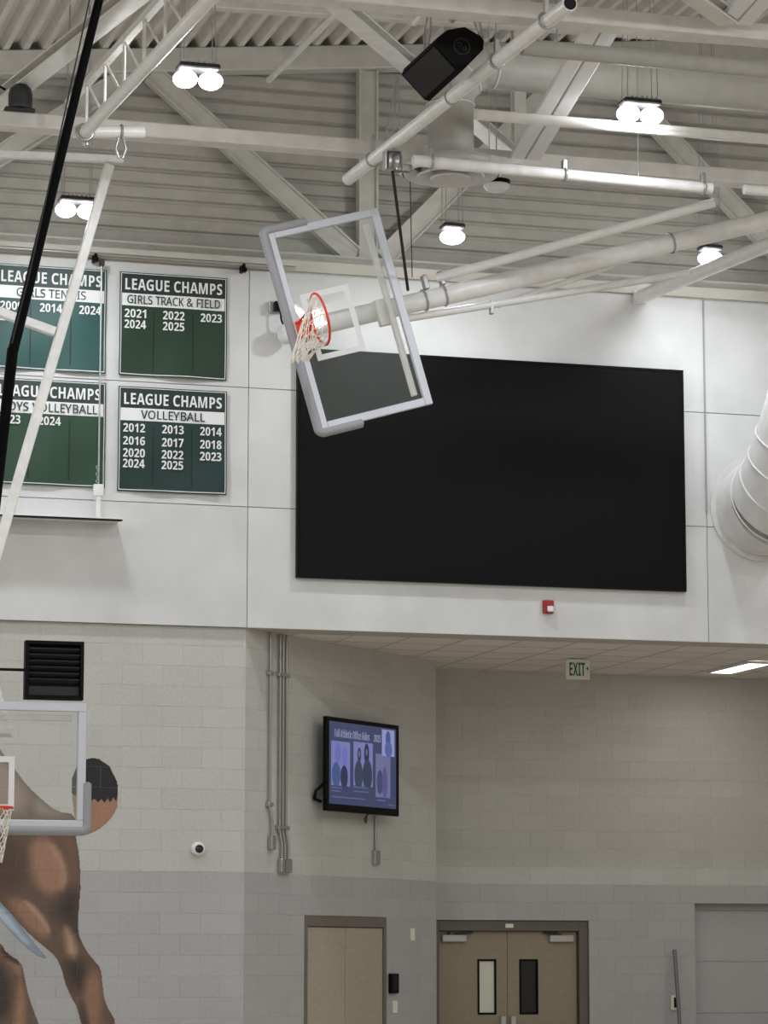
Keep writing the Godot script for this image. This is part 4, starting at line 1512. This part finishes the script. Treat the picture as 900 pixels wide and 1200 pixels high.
func build_television() -> void:
	var d := (wall_b - wall_a).normalized()
	var n := Vector3(-d.z, 0, d.x)
	var b := Basis(d, Vector3.UP, n)
	var root = thing("television", "black flat television showing a slide, mounted on the slanting block wall", "television", angled(1.985, 3.785, 0.19))
	root.basis = b
	var w := 1.48
	var h := 0.97
	var st := mb()
	var f := 0.055
	box(st, Vector3(-w * 0.5, -h * 0.5, -0.05), Vector3(w * 0.5, -h * 0.5 + 0.075, 0.0), 0.006)
	box(st, Vector3(-w * 0.5, h * 0.5 - 0.045, -0.05), Vector3(w * 0.5, h * 0.5, 0.0), 0.006)
	box(st, Vector3(-w * 0.5, -h * 0.5 + 0.075, -0.05), Vector3(-w * 0.5 + f, h * 0.5 - 0.045, 0.0), 0.006)
	box(st, Vector3(w * 0.5 - f, -h * 0.5 + 0.075, -0.05), Vector3(w * 0.5, h * 0.5 - 0.045, 0.0), 0.006)
	box(st, Vector3(-w * 0.5 + 0.05, -h * 0.5 + 0.05, -0.075), Vector3(w * 0.5 - 0.05, h * 0.5 - 0.04, -0.02), 0.01)
	obj("bezel", st, M.black, root)
	# the slide
	var W := 320
	var H := 200
	var im := Image.create(W, H, false, Image.FORMAT_RGB8)
	im.fill(Color(0.225, 0.25, 0.37))
	var ph := Color(0.44, 0.46, 0.66)
	im.fill_rect(Rect2i(10, 47, 88, 108), ph)
	im.fill_rect(Rect2i(114, 43, 92, 108), ph)
	im.fill_rect(Rect2i(220, 66, 72, 108), Color(0.41, 0.41, 0.57))
	im.fill_rect(Rect2i(250, 4, 62, 66), Color(0.53, 0.55, 0.74))
	for e in [[40, 75, 14, 24, Color(0.38, 0.40, 0.66)], [72, 82, 13, 24, Color(0.40, 0.41, 0.68)], [33, 128, 20, 30, Color(0.25, 0.33, 0.50)], [70, 132, 17, 28, Color(0.18, 0.19, 0.30)], [141, 74, 9, 18, Color(0.20, 0.20, 0.30)], [141, 72, 5, 8, Color(0.40, 0.37, 0.52)], [176, 70, 12, 26, Color(0.17, 0.17, 0.27)], [176, 66, 5, 9, Color(0.38, 0.36, 0.50)], [138, 124, 20, 36, Color(0.21, 0.24, 0.33)], [180, 122, 23, 38, Color(0.20, 0.23, 0.32)], [240, 136, 15, 30, Color(0.24, 0.27, 0.40)], [264, 136, 13, 40, Color(0.33, 0.31, 0.49)], [280, 26, 12, 20, Color(0.27, 0.31, 0.50)], [282, 52, 18, 20, Color(0.30, 0.37, 0.58)]]:
		ellipse_on(im, e[0], e[1], e[2], e[3], e[4])
	im.fill_rect(Rect2i(0, 156, 214, 3), Color(0.225, 0.25, 0.37))
	for e in [[12, 159, 46], [12, 167, 44], [114, 153, 66], [114, 163, 72], [14, 181, 152], [224, 180, 46], [280, 190, 30]]:
		var x: int = e[0]
		while x < e[0] + e[2]:
			im.fill_rect(Rect2i(x, e[1], 2 + (x * 7) % 5, 3), Color(0.40, 0.42, 0.58))
			x += 4 + (x * 7) % 5
	var m := StandardMaterial3D.new()
	m.albedo_color = Color(0.02, 0.02, 0.02)
	m.roughness = 0.3
	m.emission_enabled = true
	m.emission_texture = ImageTexture.create_from_image(im)
	m.emission = Color(0, 0, 0)
	m.emission_energy_multiplier = 1.0
	st = mb()
	var x0 := -w * 0.5 + f
	var x1 := w * 0.5 - f
	var y0 := -h * 0.5 + 0.075
	var y1 := h * 0.5 - 0.045
	var v := [Vector2(x0, y1), Vector2(x1, y1), Vector2(x1, y0), Vector2(x0, y0)]
	for t in [0, 1, 2, 0, 2, 3]:
		st.set_normal(Vector3.BACK)
		st.set_uv(Vector2((v[t].x - x0) / (x1 - x0), (y1 - v[t].y) / (y1 - y0)))
		st.add_vertex(Vector3(v[t].x, v[t].y, -0.006))
	obj("screen", st, m, root)
	var tx := mat(Color(0.3, 0.3, 0.33), 0.5)
	tx.emission_enabled = true
	tx.emission = Color(0.60, 0.61, 0.76)
	tx.emission_energy_multiplier = 0.6
	lettering(root, "Fall Athletic Office Aides", Vector3(-0.225, 0.325, -0.004), 0.70, 0.085, tx, Basis(), 0.002, 700, "slide_title")
	lettering(root, "2025", Vector3(0.285, 0.318, -0.004), 0.14, 0.075, tx, Basis(), 0.002, 700, "slide_title")
	# mount
	st = mb()
	box(st, Vector3(-0.35, -0.25, -0.11), Vector3(0.35, 0.25, -0.076), 0.006)
	box(st, Vector3(-0.08, -0.10, -0.188), Vector3(0.08, 0.10, -0.111), 0.006)
	obj("wall_mount", st, M.black, root)
	st = mb()
	tube(st, [Vector3(-0.66, -0.20, -0.08), Vector3(-0.74, -0.28, -0.13), Vector3(-0.74, -0.36, -0.15), Vector3(-0.60, -0.38, -0.16)], 0.018, 8)
	obj("side_cable", st, M.black, root)
	st = mb()
	var cx := 0.33
	tube(st, [Vector3(cx - 0.12, -h * 0.5 + 0.02, -0.06), Vector3(cx - 0.15, -h * 0.5 - 0.05, -0.10), Vector3(cx - 0.05, -h * 0.5 - 0.085, -0.14), Vector3(cx, -h * 0.5 - 0.02, -0.16)], 0.008, 7)
	obj("cable_loop", st, M.dark_metal, root)
	# raceway and outlet under it
	var p := angled_at(438.5, 960)
	var o = thing("wall_outlet", "grey outlet box with a conduit below the television", "outlet", angled(p.x, 0, 0))
	o.basis = b
	var yo := angled_at(439, 1005).y
	var yt := angled_at(437, 952).y
	st = mb()
	box(st, Vector3(-0.055, yo - 0.075, 0.0015), Vector3(0.055, yo + 0.075, 0.05), 0.006)
	obj("box", st, M.zinc, o)
	st = mb()
	tube(st, [Vector3(0, yo + 0.07, 0.02), Vector3(0, yt + 0.12, 0.02)], 0.014, 10)
	obj("conduit", st, M.zinc, o)

func angled_at(px: float, py: float) -> Vector2:
	var d := (wall_b - wall_a).normalized()
	var n := Vector3(-d.z, 0, d.x)
	var r := ray(px, py)
	var t := (wall_a - EYE).dot(n) / r.dot(n)
	var p := EYE + r * t
	return Vector2((p - wall_a).dot(d), p.y)

func build_wall_details() -> void:
	var d := (wall_b - wall_a).normalized()
	var n := Vector3(-d.z, 0, d.x)
	var bs := Basis(d, Vector3.UP, n)
	# conduits coming down the slanting wall
	var runs := [[[313.5], 985, "single grey conduit with an elbow box on the slanting wall beside the corner"], [[325.0, 328.5, 332.5], 1012, "bundle of three grey conduits with end boxes on the slanting wall"]]
	for run in runs:
		var yb := angled_at(run[0][0], run[1]).y
		var s0 := angled_at(run[0][0], 900).x
		var root = thing("conduit_run", run[2], "conduit", angled(s0, yb, 0))
		root.basis = bs
		for px in run[0]:
			var s: float = angled_at(px, 900).x - s0
			var st := mb()
			var top := SOFFIT - yb - 0.003
			tube(st, [Vector3(s, top, 0.03), Vector3(s, 0.33, 0.03), Vector3(s + 0.045, 0.20, 0.03), Vector3(s + 0.045, 0.03, 0.03)], 0.0145, 10)
			obj("conduit", st, M.zinc, root)
			st = mb()
			box(st, Vector3(s + 0.0, -0.09, 0.002), Vector3(s + 0.085, 0.05, 0.06), 0.008)
			obj("end_box", st, M.zinc, root)
		var wid: float = angled_at(run[0][-1], 900).x - s0
		for yy in [0.36, SOFFIT - yb - 0.42]:
			var st2 := mb()
			box(st2, Vector3(-0.045, yy - 0.02, 0.002), Vector3(wid + 0.045, yy + 0.02, 0.052), 0.005)
			obj("strap", st2, M.zinc, root)
	# closet doors on the slanting wall
	var dr = thing("door_1", "pair of plain tan closet doors in a brown frame on the slanting wall", "", angled(1.13, 0, 0), "", "structure")
	dr.basis = bs
	var W := 1.64
	var H := COURSE * 11
	var st3 := mb()
	box(st3, Vector3(0.003, 0, -0.12), Vector3(0.05, H - 0.003, 0.012), 0.004)
	box(st3, Vector3(W - 0.05, 0, -0.12), Vector3(W - 0.003, H - 0.003, 0.012), 0.004)
	box(st3, Vector3(0.05, H - 0.11, -0.12), Vector3(W - 0.05, H - 0.003, 0.012), 0.004)
	obj("door_frame", st3, M.frame, dr)
	for k in 2:
		st3 = mb()
		var x0 := 0.055 + k * (W - 0.11) * 0.5
		box(st3, Vector3(x0 + 0.006, 0.01, -0.055), Vector3(x0 + (W - 0.11) * 0.5 - 0.006, H - 0.116, -0.008), 0.003)
		obj("door_leaf", st3, M.door_light, dr)
		for y in [0.35, 1.05, 1.85]:
			st3 = mb()
			var hx: float = [0.055, W - 0.055][k]
			box(st3, Vector3(hx - 0.012, y - 0.06, -0.012), Vector3(hx + 0.012, y + 0.06, 0.004), 0.004)
			obj("hinge", st3, M.frame_dark, dr)
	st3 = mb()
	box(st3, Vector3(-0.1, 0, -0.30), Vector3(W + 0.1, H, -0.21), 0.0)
	obj("closet_dark_sheet", st3, M.black_soft, dr)  # black sheet added so the gaps round the leaves read as dark
	# plates and reader
	for e in [[483, 1095, 0.05, 0.13, "pale switch plate higher up the slanting wall beside the exit doors", "switch_plate", "plate"], [462.5, 1180, 0.05, 0.13, "pale switch plate under the black card reader", "switch_plate", "plate"]]:
		var p := angled_at(e[0], e[1])
		var root2 = thing(e[5], e[4], e[6], angled(p.x, p.y, 0))
		root2.basis = bs
		var st := mb()
		box(st, Vector3(-e[2] * 0.9, -e[3] * 0.5, 0.0015), Vector3(e[2] * 0.9, e[3] * 0.5, 0.012), 0.004)
		obj("plate", st, M.plate, root2)
		st = mb()
		box(st, Vector3(-0.01, -0.02, 0.0125), Vector3(0.01, 0.02, 0.02), 0.003)
		obj("switch", st, M.line_white, root2)
	var pr := angled_at(459, 1152.5)
	var rd = thing("card_reader", "black box on the slanting wall beside the closet doors", "reader", angled(pr.x, pr.y, 0))
	rd.basis = bs
	var sr := mb()
	box(sr, Vector3(-0.08, -0.105, 0.0015), Vector3(0.08, 0.105, 0.05), 0.01)
	obj("body", sr, M.black, rd)
	sr = mb()
	box(sr, Vector3(-0.055, -0.07, 0.0505), Vector3(0.055, 0.08, 0.054), 0.004)
	obj("face", sr, M.black_soft, rd)
	build_exit_doors()
	# security camera on the mural wall
	var c := at_z(231.5, 995, -0.05)
	var cam_ = thing("security_camera", "round white security camera with a black eye on the block wall", "camera", c)
	var st := mb()
	var fc := Transform3D(Basis(Vector3.RIGHT, PI / 2), Vector3.ZERO)
	lathe(st, fc, [Vector2(0, 0.002), Vector2(0.068, 0.002), Vector2(0.068, 0.03), Vector2(0.058, 0.055), Vector2(0.045, 0.06), Vector2(0.0, 0.06)], 28)
	obj("housing", st, M.line_white, cam_)
	st = mb()
	dome(st, Transform3D(Basis(Vector3.RIGHT, -PI / 2), Vector3(0.005, 0.0, 0.0605)), 0.042, 0.9)
	obj("lens_dome", st, M.dark_glass, cam_)
	# fire alarm
	var fa := at_z(641.5, 711.5, 0.0)
	var al = thing("fire_alarm", "red fire alarm strobe on the white wall under the big black screen", "alarm", fa)
	st = mb()
	box(st, Vector3(-0.058, -0.068, 0.001), Vector3(0.058, 0.068, 0.045), 0.008)
	obj("body", st, M.red, al)
	st = mb()
	box(st, Vector3(-0.02, -0.055, 0.0455), Vector3(0.045, 0.005, 0.075), 0.012)
	obj("strobe", st, M.clear, al)
	# hanging ledge with its wire
	var e1 := at_z(143, 609, 0.24)
	var lg = thing("hanging_ledge", "thin white ledge with a black edge strip hung on the wall under the banners", "ledge", Vector3(e1.x, e1.y, 0))
	st = mb()
	box(st, Vector3(-3.4, -0.004, 0.001), Vector3(0, 0.012, 0.28), 0.003)
	obj("ledge", st, M.white, lg)
	st = mb()
	box(st, Vector3(-3.4, -0.016, 0.21), Vector3(0, -0.0045, 0.282), 0.002)
	obj("edge_strip", st, M.black, lg)
	st = mb()
	var px := at_z(115, 590, 0.2).x - e1.x
	var yb2 := at_z(115, 570, 0.2).y - e1.y
	box(st, Vector3(px - 0.022, 0.0125, 0.18), Vector3(px + 0.022, yb2 - 0.03, 0.22), 0.004)
	box(st, Vector3(px - 0.05, yb2 - 0.10, 0.175), Vector3(px + 0.05, yb2 + 0.02, 0.225), 0.006)
	obj("post", st, M.white, lg)
	st = mb()
	var yh := at_z(115, 308, 0.2).y - e1.y
	tube(st, [Vector3(px, yb2, 0.2), Vector3(px, yh, 0.2)], 0.009, 8)
	for k in 5: ring_tube(st, Vector3(px - 0.012, yb2 + 0.05 + k * 0.035, 0.205), Vector3.UP, Vector3.RIGHT if k % 2 == 0 else Vector3.BACK, 0.014, 0.005, 12, 5)
	obj("hanging_cable", st, M.zinc, lg)
	st = mb()
	box(st, Vector3(px - 0.02, yh - 0.03, 0.145), Vector3(px + 0.03, yh + 0.04, 0.22), 0.01)
	obj("hook", st, M.dark_metal, lg)
	# rail along the top of the wall
	var ra := at_z(0, 290, 0.12)
	var rb := at_z(310, 311.5, 0.12)
	st = mb()
	tube(st, [ra + (ra - rb) * 1.2, rb + (rb - ra) * 0.12], 0.018, 10)
	var rl = thing("banner_rail", "thin grey metal rail along the wall top over the banners", "rail", Vector3.ZERO)
	obj("rail", st, M.zinc, rl)
	for pxx in [[285.5, 310], [112, 298]]:
		var h := at_z(pxx[0], pxx[1], 0.12)
		st = mb()
		box(st, h + Vector3(-0.018, -0.07, -0.118), h + Vector3(0.018, 0.01, 0.02), 0.006)
		box(st, h + Vector3(-0.03, -0.08, -0.03), h + Vector3(0.03, -0.03, 0.03), 0.008)
		obj("rail_hook", st, M.black, rl)
	# conduit down the right panel joint
	var ca := at_z(825.3, 345, 0.02)
	var cb := at_z(828.5, 600, 0.02)
	st = mb()
	tube(st, [Vector3(cb.x, ca.y, 0.012), Vector3(cb.x, cb.y, 0.012)], 0.011, 8)
	tag(obj("wall_conduit", st, M.pad), "thin conduit running down the panel joint above the wall duct", "conduit")
	# dome camera behind the hoop
	var dc := at_z(321, 361, 0.0)
	var dk = thing("wall_camera", "white dome camera on a black bracket on the wall behind the folded hoop", "camera", dc)
	st = mb()
	box(st, Vector3(-0.06, -0.06, 0.001), Vector3(0.06, 0.06, 0.05), 0.008)
	obj("wall_plate", st, M.zinc, dk)
	st = mb()
	box(st, Vector3(-0.02, -0.05, 0.05), Vector3(0.07, 0.05, 0.12), 0.01)
	tube(st, [Vector3(0.04, -0.04, 0.10), Vector3(0.05, -0.14, 0.11), Vector3(0.07, -0.2, 0.12)], 0.01, 7)
	obj("bracket", st, M.black, dk)
	st = mb()
	dome(st, Transform3D(Basis(), Vector3(0.10, -0.30, 0.15)), 0.10, 1.0)
	lathe(st, Transform3D(Basis(), Vector3(0.10, -0.30, 0.15)), [Vector2(0.10, 0), Vector2(0.105, 0.02), Vector2(0.085, 0.08), Vector2(0.03, 0.11), Vector2(0, 0.11)], 24)
	obj("dome", st, M.line_white, dk)

func build_exit_doors() -> void:
	var x0 := 3.05
	var x1 := 4.925
	var z := -3.63
	var H := COURSE * 11
	var dr = thing("door_2", "pair of tan exit doors with narrow windows and closers at the back of the recess", "", Vector3(x0, 0, z), "", "structure")
	var W := x1 - x0
	var st := mb()
	box(st, Vector3(0.003, 0, -0.16), Vector3(0.09, H - 0.003, -0.03), 0.004)
	box(st, Vector3(W - 0.11, 0, -0.16), Vector3(W - 0.003, H - 0.003, -0.03), 0.004)
	box(st, Vector3(0.09, H - 0.12, -0.16), Vector3(W - 0.11, H - 0.003, -0.03), 0.004)
	obj("door_frame", st, M.frame_dark, dr)
	var seam := at_z(594.5, 1130, z - 0.1).x - x0
	var ends := [0.095, seam, W - 0.115]
	for k in 2:
		var a: float = ends[k] + 0.003
		var b: float = ends[k + 1] - 0.003
		var wl := [at_z([559.5, 608.5][k], 1150, z - 0.1).x - x0, at_z([581.5, 630.5][k], 1150, z - 0.1).x - x0]
		var wt := at_z(570, 1124, z - 0.1).y
		var wb := at_z(570, 1189, z - 0.1).y
		var top := H - 0.125
		st = mb()
		# leaf with a real window opening
		box(st, Vector3(a, 0.01, -0.145), Vector3(wl[0], top, -0.10), 0.0)
		box(st, Vector3(wl[1], 0.01, -0.145), Vector3(b, top, -0.10), 0.0)
		box(st, Vector3(wl[0], wt, -0.145), Vector3(wl[1], top, -0.10), 0.0)
		box(st, Vector3(wl[0], 0.01, -0.145), Vector3(wl[1], wb, -0.10), 0.0)
		var leaf := obj("door_leaf", st, M.door, dr)
		st = mb()
		var g := 0.022
		box(st, Vector3(wl[0], wb, -0.102), Vector3(wl[0] + g, wt, -0.09), 0.002)
		box(st, Vector3(wl[1] - g, wb, -0.102), Vector3(wl[1], wt, -0.09), 0.002)
		box(st, Vector3(wl[0] + g, wb, -0.102), Vector3(wl[1] - g, wb + g, -0.09), 0.002)
		box(st, Vector3(wl[0] + g, wt - g, -0.102), Vector3(wl[1] - g, wt, -0.09), 0.002)
		obj("window_frame", st, M.black, leaf)
		st = mb()
		box(st, Vector3(wl[0] + g, wb + g, -0.115), Vector3(wl[1] - g, wt - g, -0.110), 0.001)
		obj("window_pane", st, [M.paper, M.dark_glass][k], leaf)
		st = mb()
		var cx: float = [at_z(534, 1100, z).x, at_z(660, 1100, z).x][k] - x0
		box(st, Vector3(cx - 0.145, top - 0.12, -0.099), Vector3(cx + 0.145, top - 0.04, -0.04), 0.008)
		obj("door_closer", st, M.hardware, leaf)
		st = mb()
		tube(st, [Vector3(cx, top - 0.035, -0.07), Vector3(cx + (0.22 if k == 0 else -0.22), top - 0.01, -0.05)], 0.012, 7)
		tube(st, [Vector3(cx - 0.06, top - 0.04, -0.07), Vector3(cx - 0.06, top + 0.02, -0.05)], 0.016, 7)
		obj("closer_arm", st, M.dark_metal, leaf)
		st = mb()
		var hx: float = seam + (-0.06 if k == 0 else 0.06)
		box(st, Vector3(hx - 0.035, 0.92, -0.099), Vector3(hx + 0.035, 1.16, -0.06), 0.012)
		box(st, Vector3(min(hx, a + 0.08 if k == 0 else b - 0.08), 0.99, -0.07), Vector3(max(hx, a + 0.08 if k == 0 else b - 0.08), 1.06, -0.04), 0.012)
		obj("push_bar", st, M.hardware, leaf)
	st = mb()
	box(st, Vector3(seam - 0.045, H - 0.085, -0.0295), Vector3(seam + 0.05, H - 0.04, -0.022), 0.003)
	obj("number_plate", st, M.plate, dr)
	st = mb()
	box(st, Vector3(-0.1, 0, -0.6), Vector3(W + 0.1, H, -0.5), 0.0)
	obj("hall_dark_sheet", st, M.black_soft, dr)  # black sheet stands in for the darkness of the room beyond the doors
	# recessed shutter at the right
	var sh = thing("door_3", "recessed grey sectional shutter in the back wall, right of the leaning pole", "", Vector3(6.23, 0, z), "", "structure")
	var y := 0.0
	var k2 := 0
	while y < COURSE * 12 - 0.05:
		var y2: float = min(y + 0.59, COURSE * 12 + 0.1)
		st = mb()
		box(st, Vector3(-0.05, y + 0.0015, -0.20), Vector3(2.45, y2 - 0.0015, -0.16), 0.003)
		obj("shutter_panel", st, M.grey[k2 % 4], sh)
		y = y2
		k2 += 1
	st = mb()
	box(st, Vector3(-0.05, 0, -0.30), Vector3(2.45, COURSE * 12 + 0.1, -0.205), 0.0)
	obj("shutter_back", st, M.mortar_grey, sh)
	# leaning pole and the fixture behind it
	var pt := at_z(790.5, 1113, z + 0.12)
	var pb := at_z(796.5, 1200, z + 0.25)
	var st2 := mb()
	var dir := (pb - pt) / (pt.y - pb.y)
	tube(st2, [pt, pt + dir * (pt.y - 0.005)], 0.023, 12)
	tag(obj("leaning_pole", st2, mat(Color(0.45, 0.45, 0.47), 0.45, 0.2)), "grey metal pole leaning against the back wall of the recess", "pole")
	var bx := at_z(788.5, 1175, z)
	var tr = thing("wall_thermostat", "small cream control box with a black slot behind the leaning pole", "control", bx)
	st = mb()
	box(st, Vector3(-0.035, -0.085, 0.0015), Vector3(0.045, 0.085, 0.035), 0.008)
	obj("body", st, M.plate, tr)
	st = mb()
	box(st, Vector3(0.0, -0.055, 0.0355), Vector3(0.036, 0.06, 0.042), 0.004)
	obj("slot", st, M.black, tr)
